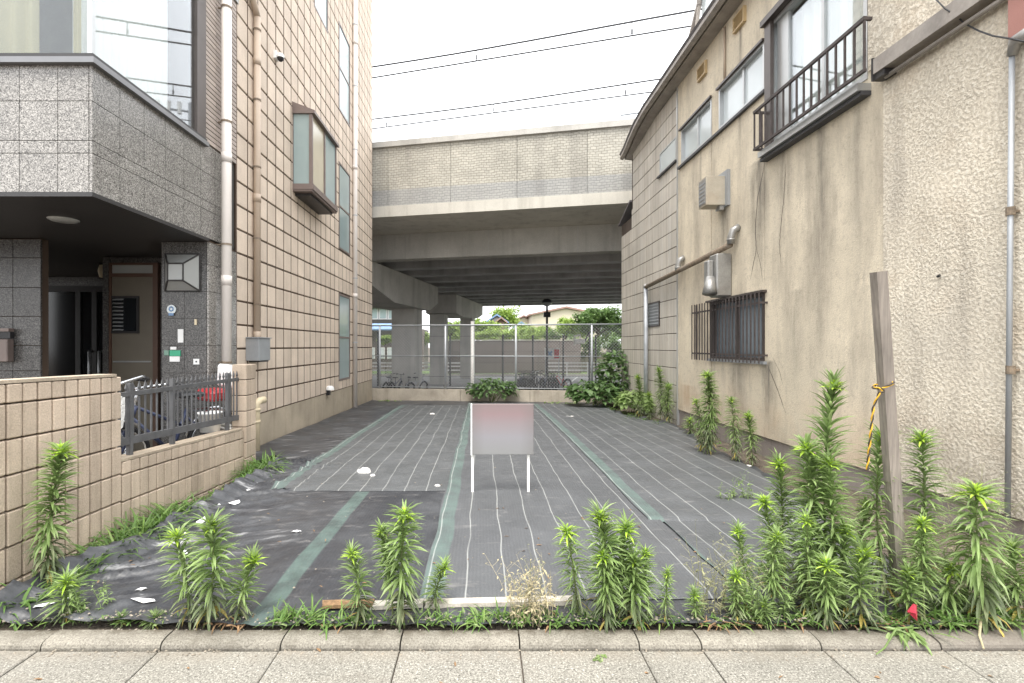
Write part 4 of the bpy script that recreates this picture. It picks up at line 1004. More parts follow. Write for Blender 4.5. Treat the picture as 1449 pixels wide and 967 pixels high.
# projecting metal box
ab = empty('vent_box', (RW-.2,8.0,E+2.4), 'discoloured beige metal vent box sticking out of the stucco wall', 'vent')
MB().bbox(3.56,RW-.04,7.88,8.16,E+2.24,E+2.70,.006).build('box_body', M['ac_box'], ab)
MB().box(RW-.045,RW-.001,7.80,8.20,E+2.22,E+2.78).build('wall_plate', M['metal_grey'], ab)
MB().box(3.552,3.5595,7.90,8.14,E+2.27,E+2.67).build('grille', M['duct'], ab)
for k in range(6): MB().box(3.546,3.5515,7.91,8.13,E+2.29+.06*k,E+2.31+.06*k).build('louvre', M['metal_grey'], ab)
MB().box(RW-.12,RW-.05,7.90,8.0,E+2.17,E+2.239).build('drain_stub', M['duct'], ab)
# exhaust hood duct
eh = empty('exhaust_hood', (3.75,8.0,E+1), 'dented grey sheet metal exhaust duct above the barred window', 'duct')
yq = 7.85
MB().bbox(3.66,RW-.001,yq-.11,yq+.16,E+.78,E+1.45,.02).build('duct_body', M['duct'], eh)
MB().bbox(3.565,3.659,yq-.02,yq+.14,E+.90,E+1.36,.02).build('duct_side', M['duct'], eh)
MB().tube([(3.61,yq-.01,E+1.08),(3.58,yq-.05,E+.95),(3.56,yq-.08,E+.82)], [.07,.085,.11], 14).build('hood', M['duct'], eh, True)
# drain pipe running along the wall
dp_ = empty('drain_pipe', (3.8,9.5,0), 'rusty galvanised drain pipe sloping along the stucco and down the block wall', 'pipe')
pa = (3.80,7.60,E+1.55); pb_ = (3.80,11.5,E+1.37)
MB().tube([pa, pb_], .045, 12).build('sloping_pipe', M['rust'], dp_, True)
MB().tube([(3.80,11.5,E+1.41),(3.80,11.5,g(11.5))], .05, 12).build('downpipe', M['galv'], dp_, True)
for yy, zz in ((7.58,E+1.56),(9.62,E+1.46)):
    MB().tube([(3.80,yy,zz),(3.80,yy,zz+.10),(3.82,yy-.03,zz+.20),(3.90,yy-.05,zz+.25)], .055, 12).tube([(3.80,yy,zz+.05),(3.80,yy,zz+.075)], .064, 12).build('elbow', M['duct'], dp_, True)
MB().tube([(3.80,11.47,E+1.39),(3.80,11.53,E+1.38)], .06, 12).build('joint', M['duct'], dp_, True)
# conduit, pink casing and cable on the near corner
cd = empty('cable_conduit', (3.83,3.6,1.5), 'thin grey vertical conduit pipe on the pebble dash wall at the right', 'pipe')
MB().tube([(3.835,3.60,E+2.12),(3.835,3.63,E-1.25)], .017, 10).build('tube', M['metal_grey'], cd, True)
for zz in (E+.98, E-.17): MB().tube([(3.835,3.61,zz-.03),(3.835,3.61,zz+.03)], .027, 10).box(3.84,RW-.011,3.595,3.62,zz-.008,zz+.008).build('clip', M['rust'], cd)
MB().tube([(3.835,3.60,E+2.10),(3.83,3.57,E+2.19),(3.84,3.40,E+2.22)], [.03,.045,.04], 10).build('weather_head', M['duct'], cd, True)
pk = tag(MB().bbox(3.80,RW-.013,3.1,3.60,E+2.21,E+3.4,.006).build('cover_panel', M['pink']), 'faded pink brown panel at the top right corner of the pebble wall', 'panel')
def wy(px, py, X): y = YX(px, X); return (X, y, PZ(py, y))
cbp = [wy(1322,-3,3.74),wy(1338,13,3.74),wy(1355,24,3.80),wy(1364,33,3.84),wy(1385,44,3.82),wy(1405,51,3.80),wy(1430,55,3.78),wy(1465,62,3.78)]
tag(MB().tube(cbp, .006, 6).build('cable', M['black'], None, True), 'thin dark cable drooping across the pebble dash to the pink panel', 'cable')
tag(MB().tube([(RW-.02,4.22,E+.60),(RW-.05,4.2,E+.59)], .012, 6).build('wall_hook', M['black']), 'small black hook fixed in the pebble dash wall', 'hook')

# ================================================================== signboard, stake, rope, batten, rubble
sb = empty('signboard', (PX(711,4.95), 4.95, 0), 'blank pinkish grey signboard on two white legs in the middle of the lot', 'sign')
YS = 4.95; x0, x1 = PX(667,YS), PX(755,YS)
bo = MB().bbox(x0,x1,YS-.012,YS+.012,.41,.912,.003).build('board', M['sign'], sb)
MB().box(x0-.006,x0+.008,YS-.016,YS+.014,.405,.915).build('edge_strip', M['white'], bo)
for px in (668.5, 748):
    x = PX(px,YS); MB().bbox(x-.013,x+.013,YS+.013,YS+.04,-.02,.90,.003).build('leg', M['white_pole'], sb)
stk = empty('wooden_stake', (2.32,2.78,0), 'leaning grey weathered timber stake with a yellow and black rope tied round it', 'stake')
a, b = Vector((PX(1276,2.8),2.8,-.05)), Vector((PX(1243,2.72),2.72,PZ(385,2.72))); ax = (b-a)/2; px_ = Vector((1,0,0)) - ax.normalized()*ax.normalized().x; px_.normalize(); py_ = ax.normalized().cross(px_)
MB().obox((a+b)/2, px_*.029, py_*.026, ax).build('timber', M['wood'], stk)
rp = empty('rope', (PX(1247,2.75),2.72,PZ(546,2.72)), 'yellow and black twisted rope knotted on the stake and hanging down', 'rope')
def twist(pts, r, tn):
    P3 = [Vector(p) for p in pts]; fine = []
    for p, q in zip(P3, P3[1:]):
        n = max(2, int((q-p).length/.006)); fine += [p.lerp(q, i/n) for i in range(n)]
    fine.append(P3[-1])
    for ph, mt in ((0,'rope_y'),(math.pi,'rope_k')):
        o = []
        for i, p in enumerate(fine):
            d = fine[min(i+1,len(fine)-1)] - fine[max(i-1,0)]; d = d.normalized() if d.length else Vector((0,0,1))
            u_ = d.orthogonal().normalized(); u_ = Vector((1,.3,.2)); u_ = (u_ - d*u_.dot(d)).normalized(); w_ = d.cross(u_)
            t = i*tn + ph; o.append(p + r*.55*(math.cos(t)*u_ + math.sin(t)*w_))
        MB().tube(o, r*.62, 5).build('strand', M[mt], rp, True)
kx = PX(1252,2.72); kz = PZ(545,2.72)
ringp = [(kx+.047*math.cos(t), 2.73+.042*math.sin(t), kz+.018*math.cos(t)) for t in [2.6+i*6.283/14 for i in range(17)]]
twist(ringp + [(kx-.055,2.685,kz-.012),(kx-.035,2.68,kz-.03),(kx-.06,2.68,kz-.035),(PX(1236,2.7),2.7,PZ(575,2.7)),(PX(1232,2.7),2.7,PZ(615,2.7)),(PX(1227,2.72),2.72,PZ(665,2.72))], .0065, .42)
bt = empty('batten', (-.2,2.83,0), 'long bleached timber batten lying broken along the front of the fabric', 'plank')
def bat(x0, x1, ya, yb, z, h, mat, nm, w=.03):
    MB().add([(x0,ya-w,z),(x1,yb-w,z),(x1,yb+w,z),(x0,ya+w,z),(x0+.01,ya-w,z+h),(x1,yb-w,z+h),(x1,yb+w,z+h),(x0-.01,ya+w,z+h)],
       [(0,3,2,1),(4,5,6,7),(0,1,5,4),(1,2,6,5),(2,3,7,6),(3,0,4,7)]).build(nm, mat, bt)
bat(-.32,.55,2.80,2.84,.022,.028,M['batten'],'timber'); bat(-.62,-.325,2.775,2.80,.03,.022,M['batten'],'timber')
bat(-.88,-.60,2.76,2.775,.045,.018,M['driedleaf'],'splintered_end'); bat(-.86,-.55,2.79,2.80,.025,.02,M['batten'],'splinter',.012)
def rock(name, px, py, s, mat, lab, cat, h=.6, jag=.35):
    Y = E*F/(py-CY)*1.0; x = PX(px,Y); z = g(Y)+.028; m = MB(); n1, n2 = 9, 5
    vs = []; fs = []
    for j in range(n2+1):
        for i in range(n1):
            t = 6.283*i/n1; q = 1.5708*j/n2; k = 1+jag*mn.noise((math.cos(t)*1.3+px, math.sin(t)*1.3, q*1.4))
            vs.append((x+s*k*math.cos(t)*math.cos(q), Y+s*.8*k*math.sin(t)*math.cos(q), z+s*h*k*math.sin(q)))
    for j in range(n2):
        for i in range(n1): fs.append((j*n1+i, j*n1+(i+1)%n1, (j+1)*n1+(i+1)%n1, (j+1)*n1+i))
    m.add(vs, fs); return tag(m.build(name, mat), lab, cat)
rock('rubble_stone', 515, 671, .09, M['stone'], 'pale lump of rubble on the left striped fabric', 'stone', .55)
rock('rubble_stone', 527, 676, .03, M['stone'], 'small pale chip just right of the pale rubble lump', 'stone')
rock('sand_patch', 743, 674, .06, std('beige sand',(.50,.40,.28),.95), 'flat beige sandy patch beside the right sign leg', 'sand', .12)
rock('rubble_stone', 612, 583, .06, M['stone'], 'small pale stone on the fabric near the back wall', 'stone', .4)
rock('rubble_stone', 1056, 662, .075, M['stone'], 'flat white stone at the fabric edge below the stucco wall', 'stone', .2)
rock('rubble_stone', 806, 588, .15, M['stone'], 'flat pale slab at the foot of the broad leaved bush', 'stone', .18)
rock('rubble_stone', 619, 691, .03, M['stone'], 'tiny white chip on the green band left of the signboard', 'stone')
def scrap(px, py, s, lab, ang=0):
    Y = E*F/(py-CY); x = PX(px,Y); m = MB(); vs = []; n = 8
    for i in range(n):
        t = 6.283*i/n; r = s*(.55+.6*abs(mn.noise((px*.31+i*1.7, py*.2, 1)))); dx, dy = r*math.cos(t)*1.7, r*math.sin(t)*.55
        xx = x+dx*math.cos(ang)-dy*math.sin(ang); yy = Y+dx*math.sin(ang)+dy*math.cos(ang)
        vs.append((xx, yy, g(yy)+hw(xx,yy)+.006+.006*(i%2)))
    vs.append((x,Y,g(Y)+hw(x,Y)+.020)); m.add(vs, [(i,(i+1)%n,n) for i in range(n)])
    return tag(m.build('plastic_scrap', M['scrap'], None, True), lab, 'scrap', 'white plastic scraps on the fabric')
for q_, lb in (((318,706,.03),'white sliver between the torn scrap and the long white scrap'),((362,690,.035),'white sliver on the creased fabric nearest the striped strip'),((330,697,.022),'tiny white fleck just above the long white scrap'),((375,684,.03),'white sliver on the creases below the tan pillar'),((310,722,.02),'tiny white fleck below the torn white scrap'),((60,872,.04),'pale scrap at the near left corner of the fabric'),((95,865,.03),'pale scrap under the flat rosette horseweed'),((200,845,.03),'small scrap just above the crumpled one by the kerb'),((262,770,.02),'tiny fleck behind the left horseweed pair')): scrap(*q_, lb, random.uniform(.4,.9))
scrap(297,712,.05,'white torn plastic scrap on the left fabric beside the weed strip',.6)
scrap(332,720,.045,'long white scrap near the creased left edge of the fabric',.5)
scrap(345,698,.05,'white sliver of plastic highest on the creased left edge',.5)
scrap(205,860,.055,'crumpled white plastic scrap near the front kerb at the left',.1)
scrap(258,793,.03,'small white scrap between the left weeds',.2)
scrap(420,758,.03,'narrow white scrap left of the diagonal green band',.1)
scrap(285,746,.04,'white scrap between the two long white slivers on the left',.7)
rd = tag(MB().add([(PX(1283,2.62),2.62,.09),(PX(1292,2.60),2.60,.14),(PX(1300,2.62),2.63,.12),(PX(1298,2.6),2.6,.05),(PX(1290,2.62),2.64,.07),(PX(1291,2.6),2.58,.10)], [(0,1,5),(1,2,5),(2,3,5),(3,4,5),(4,0,5),(0,4,3),(0,3,2),(0,2,1)]).build('plastic_bag', M['redplastic']), 'crumpled red plastic bag caught among the tall weeds by the stake', 'bag')

# ================================================================== two-wheelers
def bicycle(name, fm, label, group, basket=False, box=None, bright='chrome', fat=1):
    t = empty(name, (0,0,0), label, 'bicycle', group); w0, w1, r = -.50, .52, .33
    for x in (w0, w1):
        o = MB().ring((x,0,r), r-.02, .019*fat, (0,1,0), 22, 6).build('wheel', M['tyre'], t, True)
        m = MB().ring((x,0,r), r-.045, .010, (0,1,0), 22, 4)
        for k in range(8):
            a = 6.283*k/8; m.tube([(x,0,r),(x+(r-.045)*math.cos(a),0,r+(r-.045)*math.sin(a))], .003, 3, False)
        m.tube([(x,-.04,r),(x,.04,r)], .025, 8); m.build('rim', M[bright], o)
        MB().tube([(x+(r+.025)*math.cos(a),0,r+(r+.025)*math.sin(a)) for a in [.3+i*.27 for i in range(10)]], .018, 5).build('mudguard', M[bright], t, True)
    m = MB(); A, B, Cc, D = (-.02,0,.30),(-.16,0,.72),(.36,0,.80),(.39,0,.70)
    m.tube([A,B],.018,7).tube([A,D],.02,7).tube([(-.13,0,.55),Cc],.016,7).tube([A,(w0,.04,r)],.011,6).tube([A,(w0,-.04,r)],.011,6).tube([(-.14,0,.66),(w0,.04,r)],.009,6).tube([(-.14,0,.66),(w0,-.04,r)],.009,6).tube([D,Cc],.022,7)
    m.build('frame', fm, t, True)
    MB().tube([(.385,0,.70),(.44,.045,.52),(w1,.045,r)],.012,6).tube([(.385,0,.70),(.44,-.045,.52),(w1,-.045,r)],.012,6).build('fork', fm, t, True)
    h = MB().tube([(.36,0,.78),(.35,0,.98)],.014,7).tube([(.10,.28,1.0),(.22,.26,1.03),(.34,.14,1.0),(.36,0,.97),(.34,-.14,1.0),(.22,-.26,1.03),(.10,-.28,1.0)],.012,7).build('handlebar', M[bright], t, True)
    for s_ in (1,-1): MB().tube([(.08,.28*s_,1.0),(.19,.265*s_,1.022)],.018,7).build('grip', M['black'], h)
    s_ = MB(); s_.bbox(-.30,-.04,-.09,.09,.84,.89,.02); s_.tube([(-.16,0,.72),(-.17,0,.85)],.013,7); s_.build('saddle', M['black'], t)
    c_ = MB().ring((-.02,.05,.30),.09,.008,(0,1,0),14,4).tube([(-.02,.06,.30),(.06,.07,.16)],.009,5).tube([(-.02,-.06,.30),(-.10,-.07,.44)],.009,5).tube([(.06,.06,.16),(.06,.15,.16)],.014,5).tube([(-.10,-.06,.44),(-.10,-.15,.44)],.014,5).build('crank', M['black_iron'], t)
    if basket:
        m = MB()
        for k in range(5):
            q = k/4; z = .68+.24*q; e = .10+.04*q
            m.tube([(.50-e,-e*1.3,z),(.62+e*.6,-e*1.3,z),(.62+e*.6,e*1.3,z),(.50-e,e*1.3,z),(.50-e,-e*1.3,z)], .005, 4)
        for a_ in range(7):
            t_ = a_/6; m.tube([(lerp(.40,.68,t_),-.13,.68),(lerp(.36,.70,t_),-.18,.92)],.004,3).tube([(lerp(.40,.68,t_),.13,.68),(lerp(.36,.70,t_),.18,.92)],.004,3).tube([(.68,lerp(-.13,.13,t_),.68),(.70,lerp(-.18,.18,t_),.92)],.004,3)
        m.build('basket', M['white'] if bright == 'chrome' else M['black'], t)
    if box:
        b_ = MB().bbox(-.60,-.34,-.13,.13,.78,.90,.03).build('child_seat', M[box], t)
        MB().bbox(-.64,-.59,-.13,.13,.91,1.16,.025).build('seat_back', M['white'], b_); MB().tube([(-.62,.08,.68),(-.3,.08,.68),(-.3,-.08,.68),(-.62,-.08,.68)],.012,5).build('rack', M['chrome'], b_)
    return t
def place(o, x, y, z, rz, lean=0): o.location = (x,y,z); o.rotation_euler = (lean,0,rz)
b1 = bicycle('bicycle', M['silver'], 'silver bicycle with a white wire basket behind the near end of the iron fence', 'bicycles behind the iron fence', True)
place(b1, -3.30, 4.55, .02, R(-62), R(5)); b1.scale = (1.14,)*3
b2 = bicycle('bicycle', M['dark_blue'], 'dark bicycle with a red and white child seat behind the iron fence', 'bicycles behind the iron fence', False, 'red')
place(b2, -3.36, 5.35, .02, R(-112), R(-4)); b2.scale = (1.08,)*3
bench = empty('motor_scooter', (-4.05,4.6,.02), 'dark scooter with a dusty pink seat parked behind the silver bicycle', 'scooter')
for y in (4.15, 5.25):
    o = MB().ring((-4.05,y,.24),.18,.05,(1,0,0),20,8).build('wheel', M['tyre'], bench, True); MB().tube([(-4.10,y,.24),(-4.0,y,.24)],.10,12).build('rim', M['silver'], o)
MB().prism([(4.9,.30),(5.5,.34),(5.55,.62),(5.3,.70),(4.85,.66)],-4.22,-3.88).build('body_shell', M['dark_blue'], bench)
MB().prism([(4.4,.26),(4.9,.26),(4.9,.34),(4.4,.34)],-4.2,-3.9).build('footboard', M['black'], bench)
MB().prism([(4.30,.26),(4.42,.26),(4.36,.92),(4.28,.94)],-4.24,-3.86).build('leg_shield', M['silver'], bench)
MB().bbox(-4.19,-3.91,4.82,5.5,.70,.79,.03).build('seat', M['dusty_pink'], bench)
hb_ = MB().tube([(-4.38,4.42,1.02),(-4.05,4.32,.98),(-3.72,4.42,1.02)],.018,8).tube([(-4.05,4.32,.98),(-4.05,4.15,.3)],.028,8).build('handlebar', M['chrome'], bench, True)
for s_ in (-1,1): MB().lathe([(.001,0),(.05,.01),(.055,.02),(.001,.025)], (-4.05+s_*.30,4.38,1.16), 12).tube([(-4.05+s_*.28,4.40,1.02),(-4.05+s_*.30,4.38,1.16)],.007,5).build('mirror', M['chrome'], hb_)
MB().lathe([(.001,-.05),(.06,-.04),(.075,0),(.06,.05),(.001,.06)], (-4.05,4.27,.90), 14).build('headlight', M['lampglass'], bench, True)
hs = empty('hose_coil', (-3.02,5.7,.55), 'white bucket and coiled hose at the pillar end of the iron fence', 'bucket')
MB().lathe([(.001,0),(.10,0),(.125,.20),(.132,.20),(.132,.215),(.115,.215),(.09,.02)], (-3.02,5.55,ztop_lo(5.6)), 18).build('bucket', M['white'], hs, True)
MB().ring((-2.95,5.70,ztop_lo(5.7)+.035),.075,.014,(.4,.1,1),20,6).ring((-2.95,5.70,ztop_lo(5.7)+.06),.07,.014,(.2,.2,1),20,6).build('hose', M['white'], hs, True)
cols_ = {'a': ('dark_blue','dark bicycle'), 'b': ('silver','silver bicycle'), 'c': ('red','red bicycle'), 'd': ('black_iron','black bicycle')}
proto = {k: None for k in cols_}
park = [('d',-4.35,23.4,80,'parked under the viaduct nearest the tiled building'),('a',-3.95,23.2,70,'second from the tiled building under the viaduct'),('d',-3.5,23.5,98,'in front of the big viaduct column'),('b',-3.05,23.3,60,'parked at the right end of the left bicycle row'),
        ('a',2.0,25.6,75,'at the left end of the right bicycle row'),('d',2.45,25.4,100,'second in the right bicycle row'),('b',2.85,25.6,82,'in the middle of the right bicycle row'),('a',3.2,25.4,68,'right of the silver one in the right row'),('d',3.6,25.5,95,'next to the red bicycle'),('a',2.22,26.4,96,'behind the left end of the right bicycle row'),('d',2.66,26.3,72,'behind the middle of the right bicycle row'),('a',3.05,26.5,104,'behind the silver one in the right bicycle row'),('d',-4.1,24.4,104,'behind the first one by the tiled building'),('a',-3.3,24.3,74,'behind the one in front of the big column'),('c',4.05,25.4,120,'parked at the right end of the row under the viaduct')]
for k, x, y, rz, lab in park:
    cm, nm_ = cols_[k]; L_ = nm_ + ' ' + lab
    if proto[k] is None: proto[k] = bicycle('bicycle', M[cm], L_, 'bicycles parked under the viaduct', k in 'd', None, 'black' if k != 'b' else 'silver', 2.6); o = proto[k]
    else: o = copy_tree(proto[k]); o['label'] = L_
    place(o, x, y, GF, R(rz), R(random.uniform(-7,7)))

# ================================================================== plants
def leaf(m, p, az, el, ln, w, droop, fold=.25, wid=(.35,1,.75,0)):
    p = Vector(p); d = Vector((math.cos(az), math.sin(az), 0)); sd_ = Vector((-d.y, d.x, 0)); n = len(wid)-1
    vs = []; fs = []; roll = random.uniform(-.35,.35); sd_ = (sd_ + Vector((0,0,1))*roll).normalized()
    e = el
    for i, q in enumerate(wid):
        up = Vector((-d.x*math.sin(e), -d.y*math.sin(e), math.cos(e)))
        if q: vs += [p - sd_*w*q*.5 + up*w*q*fold, p.copy(), p + sd_*w*q*.5 + up*w*q*fold]
        else: vs.append(p.copy())
        if i < n:
            e = el - droop*(i+1)/n; p = p + (d*math.cos(e) + Vector((0,0,math.sin(e))))*ln/n
    for i in range(n-1): b = i*3; fs += [(b,b+1,b+4,b+3),(b+1,b+2,b+5,b+4)]
    b = (n-1)*3; fs += [(b,b+1,b+3),(b+1,b+2,b+3)]
    m.add(vs, fs)
WG = 'horseweed plants growing along the edges of the lot'
def weed(px, Y, pxt, pyt, w, lab, droop=1.0, dens=1.0, bare=.12, seed=None, z0=None):
    random.seed(seed if seed is not None else int(px*7+pyt)); x = PX(px, Y); zb = g(Y) if z0 is None else z0
    xt, zt = PX(pxt, Y), PZ(pyt, Y); h = max(.05, zt - zb)
    t = empty('horseweed', (x, Y, zb), lab, 'weed', WG)
    bend = random.uniform(-.07,.07)*h; yb = random.uniform(-.10,.08)*h; dens *= random.uniform(.75,1.05); tk = random.uniform(.7,1.25); ph = random.uniform(-.25,.25); wv = random.uniform(.8,1.2)
    def at(s): return Vector((lerp(x, xt, s) + bend*math.sin(s*3.1), Y + yb*s, lerp(zb-.01, zt-.02, s)))
    r0 = .003 + .005*min(1, h); ye = MB()
    MB().tube([at(i/8) for i in range(9)], [lerp(r0, .0025, i/8) for i in range(9)], 6).build('stem', M['stem'], t, True)
    w *= 1.10; n = int((85 + 330*h)*dens); hi = MB(); lo = MB(); top = MB(); az = random.uniform(0, 6.28)
    for k in range(n):
        s = bare + (1-bare)*(k/n)**.85; az += 2.39996 + random.uniform(-.35,.35)
        fall = lerp(.75, .80, s)
        ln = w*(.62+.42*math.sin(min(1, s*1.15)*2.6))*random.uniform(.78,1.15)
        el = lerp(-.18, 1.05, s**1.2) + ph*s + random.uniform(-.38,.38); dr = (.92 - .3*s)*droop*random.uniform(.7,1.25)
        wd2 = lerp(.0160, .0130, s)*random.uniform(.8,1.2)*min(1.25, w/.13)
        if random.random() < (.30 if s < .4 else .07): continue
        wd2 *= wv
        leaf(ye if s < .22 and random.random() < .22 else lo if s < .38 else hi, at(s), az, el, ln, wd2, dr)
    m_ = int((22 + 20*min(1, h))*tk)
    for k in range(m_):
        q = k/m_; az += 2.39996; leaf(top, at(1) + Vector((0,0,-.03 + .03*q)), az, lerp(.15+ph, 1.35, q) + random.uniform(-.2,.2), w*tk*lerp(.66, .22, q)*random.uniform(.85,1.1), lerp(.014,.009,q)*min(1.25, w/.13), lerp(.75,.1,q))
    if ye.v: ye.build('withered_leaves', M['leaf_yellow'], t, kind='stuff')
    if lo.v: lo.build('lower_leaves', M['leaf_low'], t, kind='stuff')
    if hi.v: hi.build('leaves', M['leaf'], t, kind='stuff')
    top.build('leafy_shoot', M['leaf_top'], t, kind='stuff')
    return t
for a in (
 (68,3.0,85,632,.135,'tall drooping horseweed leaning on the high end of the tan block wall',1.2,1.05),
 (98,2.70,98,812,.115,'short horseweed with a flat bright rosette at the front left corner',.8),
 (268,2.66,253,750,.12,'left stem of the horseweed pair near the kerb on the left',1.0),
 (288,2.64,298,736,.14,'taller right stem of the horseweed pair near the kerb on the left',1.1),
 (332,2.68,360,784,.10,'horseweed leaning right beside the pair on the left fabric',.9),
 (172,2.66,171,868,.05,'tiny seedling at the left kerb between two horseweeds',.6),(218,2.66,219,868,.06,'tiny seedling under the crumpled white scrap',.6),
 (506,2.66,498,773,.095,'slender horseweed at the left end of the bleached batten',.9),
 (572,2.64,572,722,.125,'tallest horseweed in front of the batten with a thick leafy stem',1.1,1.1),
 (556,2.70,538,744,.085,'side stem of the tallest horseweed in front of the batten',.9,.9,.4),
 (612,2.78,630,796,.08,'small horseweed standing right of the tall one at the batten',.8),
 (818,2.74,800,740,.105,'left stem of the dense horseweed clump right of the dry straw tuft',1.0),
 (852,2.70,845,718,.125,'tallest stem of the dense clump right of the dry straw tuft',1.1),
 (858,2.62,853,778,.10,'front stem of the dense clump with its shoot below the tallest',1.0),
 (888,2.70,887,740,.11,'right hand tall stem of the dense clump beside the straw tuft',1.0),
 (902,2.63,898,786,.11,'low front stem at the right of the dense clump',1.0),(918,2.68,912,772,.07,'thin side stem at the right edge of the dense clump',.9),
 (940,2.66,943,800,.055,'thin single horseweed with a yellow green tip right of the dense clump',.7,.9),
 (985,2.68,983,832,.06,'small seedling between the single stem and the big right clump',.7),
 (1042,2.66,1042,806,.07,'small yellow tipped horseweed at the left of the big right clump',.8),
 (1052,2.76,1047,746,.085,'slender horseweed at the left edge of the big right clump',.9),
 (1098,2.72,1102,752,.09,'medium horseweed with bare lower stem in the left of the right clump',.9,.9,.3),
 (1092,2.88,1086,705,.10,'horseweed behind the medium one in the left of the right clump',1.0),
 (1104,3.05,1098,648,.11,'tall horseweed at the back left of the right clump',1.0),
 (1132,2.88,1131,624,.135,'broad tall horseweed left of the tallest plant in the right clump',1.1),
 (1176,2.92,1175,538,.14,'tallest horseweed of the lot with its stem clear above the others',.75,.9),
 (1182,2.74,1180,650,.13,'heavily drooping horseweed in front of the tallest plant',1.25),
 (1172,2.64,1168,790,.11,'low horseweed with a pale rosette in front of the right clump',.9),
 (1222,2.63,1225,776,.115,'low wide horseweed between the rope and the kerb',.9),
 (1222,2.92,1220,706,.085,'horseweed directly below the hanging rope end',.9),
 (1258,2.82,1254,612,.13,'tall leafy horseweed in front of the wooden stake',1.1,1.1),
 (1300,2.92,1306,613,.12,'tall horseweed just right of the wooden stake',1.0),
 (1309,2.66,1310,734,.095,'yellow tipped horseweed over the red plastic bag',.9,.9,.3),
 (1345,2.72,1342,795,.12,'low bushy horseweed left of the big drooping plant',1.1,1.2,.02),
 (1394,2.62,1390,692,.165,'big drooping horseweed with long hanging leaves at the far right',1.45,1.2,.05),
 (1442,2.68,1440,768,.10,'horseweed cut by the right picture edge under the conduit',1.0),
 (1082,2.66,1080,845,.07,'low seedling at the kerb under the left of the right clump',.8,1,.05),
 (1290,2.66,1282,800,.09,'leafy low shoot at the foot of the wooden stake',1.0),
 (1200,2.70,1203,745,.10,'middle horseweed between the two low rosettes of the right clump',1.0),
 (1140,2.70,1146,730,.10,'horseweed with drooping leaves in the centre of the right clump',1.1),
 (1000,6.7,998,528,.15,'dark drooping horseweed below the left end of the barred window',1.5,1.4),
 (992,6.9,984,565,.12,'short horseweed left of the dark one under the barred window',1.3),
 (1042,6.3,1038,563,.13,'horseweed below the middle of the barred window',1.4,1.2),
 (1063,6.2,1060,586,.12,'shorter horseweed right of the one under the middle of the barred window',1.3),
 (978,8.4,977,592,.14,'low horseweed on the fabric edge by the corner strip',1.2),
 (934,10.4,932,521,.15,'horseweed against the block wall right of the downpipe',1.2,1.2),
 (948,9.9,947,545,.15,'bushy horseweed at the corner strip of the block wall',1.3,1.2),
 (902,10.6,900,532,.14,'horseweed against the block wall left of the downpipe',1.2,1.2),
 (918,10.2,917,556,.13,'low horseweed hiding the foot of the downpipe',1.2),
): weed(*a)

def blade(m, p, az, ln, w, el, dr): leaf(m, p, az, el, ln, w, dr, .15, (1,.9,.6,0))
def tuft(name, pts, mat, lab, cat, ln, w, n, spread, el=(.5,1.4), dr=(.8,1.8), seed=1):
    random.seed(seed); m = MB()
    for (x, y, k) in pts:
        for i in range(int(n*k)):
            px_, py2 = x + random.gauss(0, spread), y + random.gauss(0, spread*.7); py2 = max(py2, 2.608) if y > 2.5 else py2
            blade(m, (px_, py2, g(py2)+(.02 if y > 2.5 else .006)), random.uniform(0,6.28), ln*k*random.uniform(.5,1.2), w*random.uniform(.7,1.3), random.uniform(*el), random.uniform(*dr))
    return tag(m.build(name, mat), lab, cat, kind='stuff')
random.seed(21)
strip_ = []
y = 2.75
while y < 6.15:
    k = .75 + .5*mn.noise((y*2.3, 0, 5)) + .35*sst(3.2,3.6,y)*sst(4.6,4.2,y) + .3*sst(5.4,5.9,y) - .55*sst(4.4,4.7,y)*sst(5.5,5.1,y)*.6
    strip_.append((-2.60+random.uniform(-.05,.08), y, max(.35, k))); y += .06
tuft('grass_strip', strip_, M['grass'], 'lush green grass and weeds between the tan wall and the fabric', 'grass', .27, .017, 34, .048, seed=3)
tuft('grass_strip', [(-2.62-random.random()*.1, 2.62+random.random()*.15, .8) for _ in range(8)], M['grass'], 'long grass blades at the near foot of the tan wall', 'grass', .16, .012, 14, .06, seed=4)
front = []
for px, k in ((50,.5),(75,.6),(110,.5),(140,.5),(170,.45),(200,.5),(240,.4),(400,.9),(412,1.0),(425,1.0),(440,.9),(455,.8),(470,.7),(482,.7),(500,.6),(520,.7),(545,.6),(600,.6),(620,.7),(635,.6),(662,.8),(680,.9),(700,.9),(720,.8),(740,.9),(775,.8),(800,.7),(820,.7),(838,.8),(870,.7),(905,.7),(925,.6),(955,.6),(975,.5),(1000,.5),(1020,.6),(1045,.6),(1070,.7),(1100,.7),(1130,.8),(1160,.7),(1185,.8),(1215,.8),(1245,.7),(1270,.9),(1300,.8),(1330,1.1),(1345,1.2),(1365,1.1),(1400,1.),(1425,1.),(1445,.9)):
    front.append((PX(px,2.65), 2.65+random.uniform(-.02,.04), k))
tuft('kerb_grass', front, M['grass'], 'low green grass and seedlings growing along the kerb edge', 'grass', .14, .009, 24, .04, (.4,1.4), (.5,1.5), 6)
tuft('kerb_weeds', [(x, y+.02, k*.8) for x, y, k in front], M['leaf'], 'low mixed leafy weeds along the kerb edge', 'weeds', .085, .018, 18, .05, (.1,1.0), (.3,1.2), 7)
m_pts = [(PX(px,2.64), 2.64, k) for px, k in ((310,.8),(325,.9),(340,.7),(470,.6),(1000,.8),(1015,.9),(1030,1),(1060,.8),(1120,.8),(1170,.8),(1205,.9),(1240,.8),(1262,1),(1275,.9),(1330,.7),(1380,.8),(860,.5),(870,.6),(780,.6))]
tuft('leaf_litter', m_pts, M['driedleaf'], 'brown dead leaves and stalks lying at the kerb', 'leaf litter', .09, .010, 14, .035, (-.1,.8), (.2,1.4), 8)
